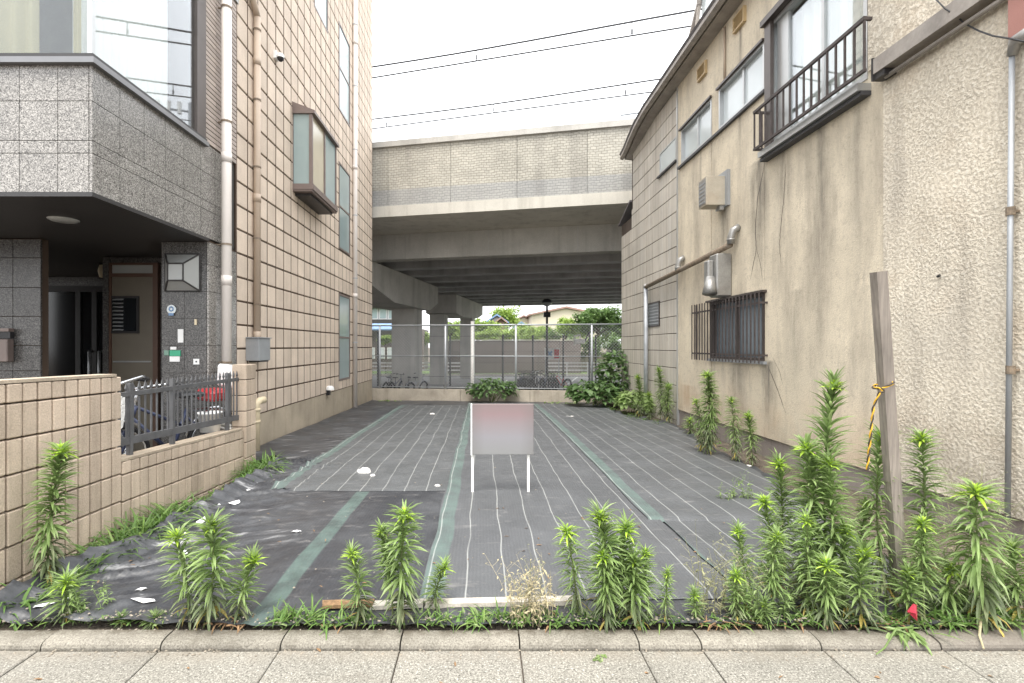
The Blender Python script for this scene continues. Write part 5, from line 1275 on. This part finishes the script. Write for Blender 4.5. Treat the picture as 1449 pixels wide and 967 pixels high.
tuft('back_weeds', [(3.45-.02*i+random.uniform(-.1,.1), 9.6+.28*i, .9) for i in range(12)] + [(3.05+.13*i, 6.0+.38*i, .5) for i in range(7)], M['grass'], 'yellow green grass along the fabric edge below the block wall', 'grass', .20, .016, 16, .09, seed=9)
tuft('back_weeds', [(2.0+random.random()*1.6, 13.4+random.random()*.7, .7) for i in range(14)] + [(-3.0+random.random()*.5, 14.6, .5) for _ in range(5)], M['leaf'], 'low weeds at the foot of the back wall', 'weeds', .20, .04, 9, .12, (.2,1.2), (.4,1.2), 10)
# dry straw tuft and wiry weeds
def wiry(name, px0, px1, Y, pyt, n, mat, lab, cat, lean=.12, leafy=0, sd=1, r=.0016, heads=5, base=.04):
    random.seed(sd); m = MB(); t_ = None
    for i in range(n):
        x0 = PX(random.uniform(px0, px1), Y); y0 = Y + random.uniform(-.05,.06); h = (PZ(pyt, Y) - g(Y))*random.uniform(.4,1.02)
        az = random.uniform(0,6.28); l = lean*h*random.uniform(.2,1.6); p = Vector((x0*1.0, y0, g(Y)))
        pts = [p + Vector((math.cos(az)*l*s*s, math.sin(az)*l*s*s, h*s)) for s in (0,.35,.7,1)]
        m.tube(pts, [r*1.3, r, r*.8, r*.5], 3, False)
        for k in range(heads):
            s = random.uniform(.45,1); q = p + Vector((math.cos(az)*l*s*s, math.sin(az)*l*s*s, h*s)); a2 = random.uniform(0,6.28); e = random.uniform(.02,.07)*min(1.6, h*3)
            q2 = q + Vector((math.cos(a2)*e, math.sin(a2)*e, e*random.uniform(.4,1.3))); m.tube([q, q2], r*.5, 3, False)
            leaf(m, q2, random.uniform(0,6.28), .6, .018, .007, .6)
        for k in range(leafy):
            s = random.uniform(.05,.85); q = p + Vector((math.cos(az)*l*s*s, math.sin(az)*l*s*s, h*s)); leaf(m, q, random.uniform(0,6.28), random.uniform(-.2,.8), random.uniform(.025,.06), random.uniform(.007,.013), .8)
    return tag(m.build(name, mat), lab, cat)
wiry('dry_tuft', 720, 785, 2.68, 800, 42, M['straw'], 'dry straw coloured tuft of grass standing at the middle of the batten', 'weed', .35, 4, 2, .0013, 5)
wiry('wiry_weed', 725, 775, 2.72, 785, 14, M['seed'], 'pale wiry seed stalks rising out of the dry straw tuft', 'weed', .2, 0, 3)
wiry('wiry_weed', 985, 1075, 2.74, 760, 26, M['seed'], 'pale wiry flowering weed left of the big right clump', 'weed', .35, 6, 4)
wiry('wiry_weed', 1330, 1445, 3.05, 655, 26, M['seed'], 'tall wiry brown stalks in front of the foundation at the far right', 'weed', .35, 3, 5, .0014)
wiry('wiry_weed', 1120, 1330, 2.80, 760, 40, M['leaf'], 'fine leafy undergrowth filling the foot of the right clump', 'weed', .3, 14, 6)
wiry('wiry_weed', 1330, 1449, 2.75, 770, 46, M['leaf'], 'fine leafy undergrowth below the big drooping plant at the far right', 'weed', .3, 16, 7)
wiry('wiry_weed', 1045, 1180, 2.68, 800, 30, M['leaf'], 'thin leafy stalks at the kerb in the left of the right clump', 'weed', .3, 12, 8)
wiry('wiry_weed', 100, 145, 2.72, 815, 10, M['leaf'], 'thin leafy stalk beside the flat rosette at the front left', 'weed', .25, 12, 9)
wiry('mat_weed', 1008, 1062, 4.75, 672, 12, M['leaf'], 'small low weed growing through the fabric left of the right clump', 'weed', .3, 14, 10)
tuft('mat_weed', [(PX(px,4.75), 4.75, .8) for px in (1012,1024,1036,1046)], M['grass'], 'low yellow green mat of leaves under the small fabric weed', 'weed', .07, .012, 26, .05, (.1,.9), (.3,1.2), 12)
tuft('kerb_sprig', [(PX(850,2.42), 2.42, .6),(PX(845,2.40),2.40,.5)], M['leaf'], 'small uprooted sprig lying on the pavement by the kerb', 'weed', .05, .010, 14, .015, (.0,.7), (.3,1.2), 13).location.z = -.032
random.seed(77); m = MB()
for i in range(900):
    q = random.random()
    if q < .55: x, y = random.uniform(-2.6,2.9), 2.60+abs(random.gauss(0,.05))
    elif q < .8: x, y = random.uniform(-2.6,2.9), 2.487-abs(random.gauss(0,.03))
    elif q < .9: x, y = random.uniform(-2.4,2.5), random.uniform(2.7,6)
    else: x, y = random.uniform(-2.9,3.4), random.uniform(13.2,14.8)
    z = -.030 if y < 2.488 else (.002 if y < 2.61 else g(y)+hw(x,y)+.016)
    s_ = random.uniform(.003,.009)*(1.6 if y > 5 else 1); t_ = random.uniform(0,6.28); c_, k_ = math.cos(t_)*s_, math.sin(t_)*s_
    m.add([(x+c_,y+k_,z),(x-k_,y+c_,z),(x-c_,y-k_,z),(x+k_,y-c_,z),(x,y,z+s_*random.uniform(.4,1))], [(0,1,4),(1,2,4),(2,3,4),(3,0,4)])
tag(m.build('debris', M['grit']), 'scattered grit and crumbs of soil along the kerb and on the fabric', 'grit', kind='stuff')
m = MB()
for i in range(70):
    x, y = random.uniform(-2.5,2.9), (random.uniform(2.2,2.48) if i < 14 else random.uniform(2.62,4.5)); z = -.027 if y < 2.49 else g(y)+hw(x,y)+.022
    leaf(m, (x,y,z), random.uniform(0,6.28), random.uniform(-.05,.25), random.uniform(.02,.05), random.uniform(.006,.014), random.uniform(0,.6))
tag(m.build('fallen_leaves', M['driedleaf']), 'scattered dry fallen leaves on the fabric and pavement', 'leaf litter', kind='stuff')
random.seed(31); m = MB()
for i in range(26):
    a_ = random.uniform(0,6.28); leaf(m, (PX(1278,2.56)+random.gauss(0,.05), 2.57+random.gauss(0,.02), .012), a_, random.uniform(-.05,.5), random.uniform(.08,.16), .018, random.uniform(.3,.9))
m.tube([(PX(1290,2.58),2.58,.03),(PX(1268,2.53),2.53,.05),(PX(1252,2.46),2.46,-.005),(PX(1240,2.42),2.42,-.012)], [.005,.005,.004,.003], 6)
tag(MB().tube([(PX(1388,2.6),2.6,.05),(PX(1386,2.52),2.52,.02),(PX(1392,2.46),2.46,-.01)], [.006,.005,.004], 6).build('dry_stalk', M['straw']), 'pale dry stalk bent over the kerb under the big drooping plant', 'stalk')
tag(m.build('trailing_weed', M['leaf']), 'cut horseweed stem flopping over the kerb right of the stake', 'weed')
# bushes at the back
def bush(name, c, rad, n, ln, w, mat, lab, stems=7, seed=1, flat=.9):
    random.seed(seed); t = empty(name, c, lab, 'bush'); m = MB(); sm = MB(); c = Vector(c)
    for k in range(stems):
        a = random.uniform(0,6.28); r_ = random.uniform(.2,.8); tip = c + Vector((rad[0]*r_*math.cos(a), rad[1]*r_*math.sin(a), rad[2]*random.uniform(.9,1.7)))
        sm.tube([c + Vector((random.gauss(0,.06),random.gauss(0,.04),0)), c.lerp(tip,.5)+Vector((0,0,.1)), tip], [.012,.008,.003], 5)
    for k in range(n):
        a = random.uniform(0,6.28); ph = math.acos(random.uniform(-.5,1)); r_ = random.uniform(.45,1)**.6*(1+.25*mn.noise((a*1.1,ph*2,seed)))
        p = c + Vector((rad[0]*r_*math.sin(ph)*math.cos(a), rad[1]*r_*math.sin(ph)*math.sin(a), rad[2]*(1 + .95*r_*math.cos(ph))))
        if p.z < c.z: p.z = c.z + random.random()*.1
        leaf(m, p, a + random.gauss(0,.8), random.uniform(-.2,.8), ln*random.uniform(.6,1.2), w*random.uniform(.7,1.2), random.uniform(.5,1.3), .12, (.3,1,.8,0))
    sm.build('stem', M['stem'], t, True); m.build('leaves', mat, t, kind='stuff'); return t
bush('broadleaf_bush', (PX(697,14.2),14.25,g(14.2)), (.70,.35,.36), 520, .15, .085, M['leaf_dark'], 'round dark green bush growing at the back wall behind the signboard', 8, 2)
bush('broadleaf_bush', (3.0,13.1,g(13)), (.75,.6,.36), 420, .21, .13, M['leaf_dark'], 'low spreading broad leaved bush at the right end of the back wall', 9, 3)
bush('broadleaf_bush', (3.65,13.55,g(13.4)), (.50,.45,.78), 420, .19, .11, M['leaf_dark'], 'tall broad leaved bush climbing at the corner of the block wall', 9, 4)
bush('broadleaf_bush', (3.55,11.6,g(12)), (.35,.6,.28), 260, .18, .11, M['leaf'], 'lighter leafy bush at the foot of the block wall', 7, 5)

# ================================================================== beyond the fence
tag(MB().add([(-60,16.6,GF),(60,16.6,GF),(60,39,GF),(-60,39,GF)], [(0,1,2,3)]).build('parking_lot', M['asphalt']), 'asphalt parking lot under and behind the viaduct', kind='structure')
for i, (px0, py0, px1, py1) in enumerate(((801,546,817,534),(690,560,718,538))):
    def gp(px, py): Y = 2.3*F/(py-CY); return Vector((PX(px,Y), Y, GF+.005))
    a, b = gp(px0,py0), gp(px1,py1); d = (b-a).normalized(); n_ = Vector((-d.y,d.x,0))*.06
    tag(MB().add([a-n_, a+n_, b+n_, b-n_], [(0,3,2,1)]).build('parking_line', M['line']), ('white parking bay line right of the bicycles','white parking bay line behind the signboard bush')[i], kind='structure')
tag(MB().add([(-60,39.2,GF+.004),(60,39.2,GF+.004),(60,60,GF+.3),(-60,60,GF+.3)], [(0,1,2,3)]).build('lawn', M['lawn']), 'grass verge beyond the parking lot', kind='structure')
tag(MB().box(-60,60,39.0,39.2,GF-.1,GF+.14).build('far_kerb', M['fascia']), 'pale kerb at the far side of the parking lot', kind='structure')
hd = empty('hoarding', (1.5,42,GF), 'grey brown panelled hoarding beyond the viaduct', 'fence')
zt = PZ(482,42)
for k in range(-2, 5):
    for j in range(3):
        z0 = lerp(GF+.02, zt, j/3); z1 = lerp(GF+.02, zt, (j+1)/3)-.03
        x = k*1.8-.6
        if j < 3: MB().box(x,x+1.77,42,42.05,z0,z1).build('panel', M['hoarding'], hd)
MB().box(-4.2,8.4,42.02,42.10,GF,zt-.04).build('backing', M['dark_metal'], hd)
MB().box(-4.2,8.4,41.95,42.12,zt-.005,zt+.06).build('top_rail', M['fascia'], hd)
for x0, x1, Y, lab in ((-11,-1.0,38.3,'white guard rail left of the hoarding seen behind the viaduct columns'),(5.0,13,38.3,'white guard rail right of the hoarding beyond the parking lot')):
    gr_ = empty('guard_rail', (x0,Y,GF), lab, 'guard rail', 'white guard rails beyond the parking lot')
    for z in (.42,.72,.98): MB().box(x0,x1,Y,Y+.04,GF+z,GF+z+.10).build('rail', M['white'], gr_)
    x = x0
    while x <= x1: MB().box(x-.04,x+.04,Y+.045,Y+.12,GF,GF+1.1).build('post', M['white'], gr_); x += 1.6
stl = empty('street_lamp', (PX(774,33),33,GF), 'dark street lamp with a wide pale head beyond the bicycles', 'street lamp'); X = PX(774,33)
MB().tube([(X,33,GF),(X,33,PZ(430,33))], [.09,.07], 10).build('pole', M['black_iron'], stl, True)
MB().lathe([(.001,.34),(.20,.30),(.30,.20),(.34,.08),(.36,.06)], (X,33,PZ(430,33)), 18).build('lamp_cap', M['black_iron'], stl, True)
MB().lathe([(.36,.055),(.30,-.06),(.14,-.16),(.001,-.18)], (X,33,PZ(430,33)), 18).build('lamp_glass', M['lampglass'], stl, True)
MB().bbox(X-.22,X+.22,32.85,33.15,PZ(449,33),PZ(442,33),.02).build('control_box', M['black'], stl)
pst = empty('poster', (PX(781,37),37,GF), 'red white and blue poster board in front of the hoarding', 'poster')
xa, xb, za, zb_ = PX(771,37), PX(792,37), PZ(509,37), PZ(493,37)
MB().box(xa,xb,37,37.05,za,zb_).build('board', M['white'], pst)
MB().box(lerp(xa,xb,.62),lerp(xa,xb,.97),36.985,36.998,lerp(za,zb_,.1),lerp(za,zb_,.9)).build('red_block', M['red'], pst)
MB().obox((lerp(xa,xb,.34),36.99,lerp(za,zb_,.5)),(.16,0,.20),(0,.006,0),(-.05,0,.05)).obox((lerp(xa,xb,.34),36.976,lerp(za,zb_,.5)),(.16,0,-.20),(0,.006,0),(.05,0,.05)).build('blue_mark', M['blue'], pst)
for x in (xa+.05, xb-.05): MB().box(x-.03,x+.03,37.06,37.12,GF,za+.3).build('leg', M['metal_grey'], pst)
wpo = empty('white_post', (PX(668.5,16.4),16.4,GF), 'white plastic marker post just behind the wire mesh fence', 'post')
MB().tube([(PX(668.5,16.4),16.4,GF),(PX(668.5,16.4),16.4,PZ(455,16.4))], .058, 12).build('pole', M['white_pole'], wpo, True)
nf = empty('net_fence', (2,29,GF), 'thin dark posts and wires of a low fence across the parking lot', 'fence')
for px in (535.5,637,711.5,754,797,843): X = PX(px,29); MB().tube([(X,29,GF),(X,29,PZ(474 if px > 560 else 470,29))], .055 if px > 560 else .09, 6).build('post', M['black'], nf)
for z in (PZ(476,29), PZ(505,29), PZ(533,29)): MB().tube([(PX(535.5,29),29,z),(PX(843,29),29,z)], .010, 4).build('wire', M['black'], nf)
fl = empty('white_lamp_box', (PX(820,27),27,GF), 'white rectangular lamp housing on a thin pole right of the poster', 'lamp')
X = PX(820,27); MB().bbox(PX(812,27),PX(827,27),26.8,27.1,PZ(486.5,27),PZ(480,27),.03).build('housing', M['white_pole'], fl)
MB().tube([(PX(821,27),27,PZ(480,27)),(PX(821,27),27,PZ(474,27)),(PX(812,27),27,PZ(476,27))], .05, 6).tube([(PX(813,27),27,PZ(478,27)),(PX(813,27),27,PZ(489,27))], .05, 6).build('bracket', M['white_pole'], fl)
MB().tube([(PX(834,27),27,GF),(PX(834,27),27,PZ(470,27)),(PX(827,27),27,PZ(484,27))], .05, 6).build('pole', M['black'], fl)
# houses
h1 = empty('cream_house', (9,62,GF), 'cream house with a low pitched roof seen under the viaduct', 'house')
xa, xb = PX(752,62), PX(850,62); ze = PZ(446,62); zr = PZ(437,62)
MB().prism([(xa,GF),(xb,GF),(xb,ze),((xa+xb)/2,zr),(xa,ze)], 62, 72, 'y').build('wall', M['house'], h1)
MB().prism([(xa-.4,ze-.1),((xa+xb)/2,zr+.05),(xb+.4,ze-.1),(xb+.4,ze+.1),((xa+xb)/2,zr+.3),(xa-.4,ze+.1)], 61.6, 72.4, 'y').build('roof', M['terracotta'], h1)
for k in range(3):
    x = lerp(xa,xb,.2+.28*k); o = MB().box(x-.6,x+.6,61.93,61.99,PZ(474,62),PZ(462,62)).build('window', M['alu'], h1); MB().box(x-.52,x+.52,61.90,61.925,PZ(473.3,62),PZ(462.7,62)).build('pane', M['dark_glass'], o)
def gable(nm, px0, px1, py_e, py_r, Y, wm, rm, lab, dep=6):
    xa, xb, ze, zr = PX(px0,Y), PX(px1,Y), PZ(py_e,Y), PZ(py_r,Y); h_ = empty(nm, ((xa+xb)/2,Y,GF), lab, 'house', 'small houses beyond the viaduct'); c = (xa+xb)/2
    MB().prism([(xa+.3,GF),(xb-.3,GF),(xb-.3,ze),(c,zr-.1),(xa+.3,ze)], Y, Y+dep, 'y').build('wall', wm, h_)
    MB().prism([(xa,ze-.1),(c,zr),(xb,ze-.1),(xb,ze+.08),(c,zr+.2),(xa,ze+.08)], Y-.4, Y+dep+.4, 'y').build('roof', rm, h_)
    w_ = MB().box(c-.4,c+.4,Y-.06,Y-.005,ze-2.6,ze-1.7).build('window', M['alu'], h_); MB().box(c-.36,c+.36,Y-.08,Y-.061,ze-2.56,ze-1.74).build('pane', M['dark_glass'], w_)
gable('small_house', 686,720,457,447,56,M['house2'],M['blue'],'small house with a bright blue roof left of the street lamp')
gable('small_house', 700,718,457,451,54,M['terracotta'],M['terracotta'],'tiny reddish gable in front of the blue roof',3)
gable('small_house', 728,747,463,458,52,M['house2'],M['blue'],'low shed with a blue roof beside the street lamp',3)
gable('small_house', 726,756,455,448,66,M['house'],M['terracotta'],'house with a reddish brown roof behind the blue shed',5)
ah = empty('apartment_block', (-13,60,GF), 'pale apartment block with balcony grids at the left under the viaduct', 'building')
xa, xb = PX(505,60), PX(575,60)
MB().box(xa,xb,60,70,GF,PZ(405,60)).build('wall', M['house2'], ah)
for j, (pa_, pb2) in enumerate(((452,434),(430,412))):
    for k in range(5):
        x = lerp(xa,xb,.1+.18*k); w_ = MB().box(x,x+.85,59.9,59.99,PZ(pa_,60),PZ(pb2,60)).build('window', M['white'], ah)
        MB().box(x+.06,x+.79,59.87,59.895,PZ(pa_-1,60),PZ(pb2+1,60)).build('pane', M['frosted'], w_)
    MB().box(xa,xb,59.2,59.86,PZ(pa_+7,60),PZ(pa_+1,60)).build('balcony', M['dark_metal'], ah)
aw = empty('shop_awning', (PX(545,46),46,GF), 'low shop with a blue and white awning beyond the left columns', 'shop')
MB().box(PX(510,46),PX(600,46),46,50,GF,PZ(466,46)).build('wall', M['hoarding'], aw)
MB().prism([(45.2,PZ(466,46)),(46.0,PZ(458,46)),(46.0,PZ(460,46)),(45.2,PZ(468,46))], PX(512,46), PX(566,46)).build('awning', M['blue'], aw)
for k in range(5): x = PX(520+14*k,46); o = MB().box(x,x+.7,45.9,45.99,PZ(508,46),PZ(492,46)).build('window', M['white'], aw); MB().box(x+.06,x+.64,45.87,45.895,PZ(507,46),PZ(493,46)).build('pane', M['frosted_pale'], o)
gw = empty('garden_wall', (9,44,GF), 'grey block garden wall right of the hoarding', 'wall')
MB().box(PX(773,44),PX(900,44),44,44.2,GF,PZ(500,44)).build('wall_body', M['old_concrete'], gw)
MB().box(PX(773,44),PX(900,44),43.95,44.25,PZ(500,44)+.001,PZ(498,44)).build('wall_coping', M['fascia'], gw)
def tree(px, Y, pyt, pyb, wpx, n, mat, lab, seed, trunk=True, size=.34, group='trees and shrubs beyond the viaduct'):
    random.seed(seed); X = PX(px,Y); zt, zb = PZ(pyt,Y), PZ(pyb,Y); rw = wpx/2/F*Y; rz = (zt-zb)/2
    t = empty('tree' if trunk else 'shrub', (X,Y,GF), lab, 'tree' if trunk else 'shrub', group); m = MB(); tr = MB()
    zc = zb + rz
    tr.tube([(X,Y,GF),(X+.05,Y,lerp(GF,zc,.5)),(X-.05,Y,zc+.3*rz)], [.20,.15,.06] if trunk else [.05,.04,.02], 8)
    cl = []
    for k in range(26):
        a = random.uniform(0,6.28); ph = math.acos(random.uniform(-.8,1)); r_ = random.uniform(.35,.85)
        c = Vector((X + rw*r_*math.sin(ph)*math.cos(a), Y + rw*r_*math.sin(ph)*math.sin(a), zc + rz*r_*math.cos(ph))); cl.append((c, random.uniform(.22,.42)))
        if trunk and k < 8: tr.tube([(X,Y,lerp(GF,zc,.7)), ((X+c.x)/2,(Y+c.y)/2,lerp(lerp(GF,zc,.7),c.z,.55)), tuple(c)], [.08,.05,.02], 5)
    for k in range(n):
        c, s_ = random.choice(cl); d = Vector((random.gauss(0,1),random.gauss(0,1),random.gauss(0,.8))); d = d.normalized()*random.uniform(.3,1)
        p = c + Vector((d.x*rw*s_*1.1, d.y*rw*s_*1.1, d.z*rz*s_*1.2))
        leaf(m, p, random.uniform(0,6.28), random.uniform(-.6,.7), size*random.uniform(.5,1.0), size*.5, .6, .15, (.4,1,0))
    tr.build('trunk', M['bark'], t, True); m.build('crown', mat, t, kind='stuff'); return t
tree(716,58,428,474,56,3200,M['tree_light'],'light green tree above the blue roof',41)
tree(676,50,446,488,44,2600,M['tree_light'],'light green tree left of the blue roofs',42)
tree(640,47,452,490,36,2200,M['tree_light'],'bright green tree between the two columns',43)
for i, (px, Y, a, b, w_) in enumerate(((655,48,452,487,40),(700,50,452,486,44),(738,50,458,486,40),(766,50,456,486,36),(825,49,448,490,44),(860,49,450,500,40))):
    tree(px, Y, a, b, w_, 1500, M['tree_light'], ('bright bush behind the marker post','bright bush in front of the blue roof','bright bush behind the blue shed','bright bush left of the cream house front','bright bush under the dark spreading tree','bright bush behind the block wall end')[i], 80+i, False, .30)
tree(846,47,426,476,74,5200,M['tree_dark'],'dark spreading tree right of the street lamp',44)
tree(800,50,446,484,44,2600,M['tree_light'],'mid green tree between the cream house and the dark tree',45)
tree(880,45,430,490,44,3000,M['tree_dark'],'dark tree partly hidden by the block wall',46)
for i, (px, Y, a, b, w_, mt) in enumerate(((690,46,462,487,34,'tree_light'),(722,46,464,487,34,'tree_light'),(752,46,462,487,30,'tree_light'),(782,46,464,500,30,'tree_dark'),(808,44,474,512,34,'tree_dark'),(838,43,474,512,36,'tree_dark'),(868,43,470,512,36,'tree_dark'),(546,44,474,487,26,'tree_light'),(600,47,468,490,22,'tree_light'))):
    tree(px, Y, a, b, w_, 1300, M[mt], ('low pale shrub behind the left half of the hoarding','low pale shrub behind the middle of the hoarding','low pale shrub behind the lamp end of the hoarding','dark shrub at the right end of the hoarding','dark shrub above the guard rail right of the poster','dark shrub above the guard rail in its middle','dark shrub at the block wall end of the guard rail','small bright shrub above the shop left of the columns','bright shrub in the gap between the columns')[i], 60+i, False, .30)
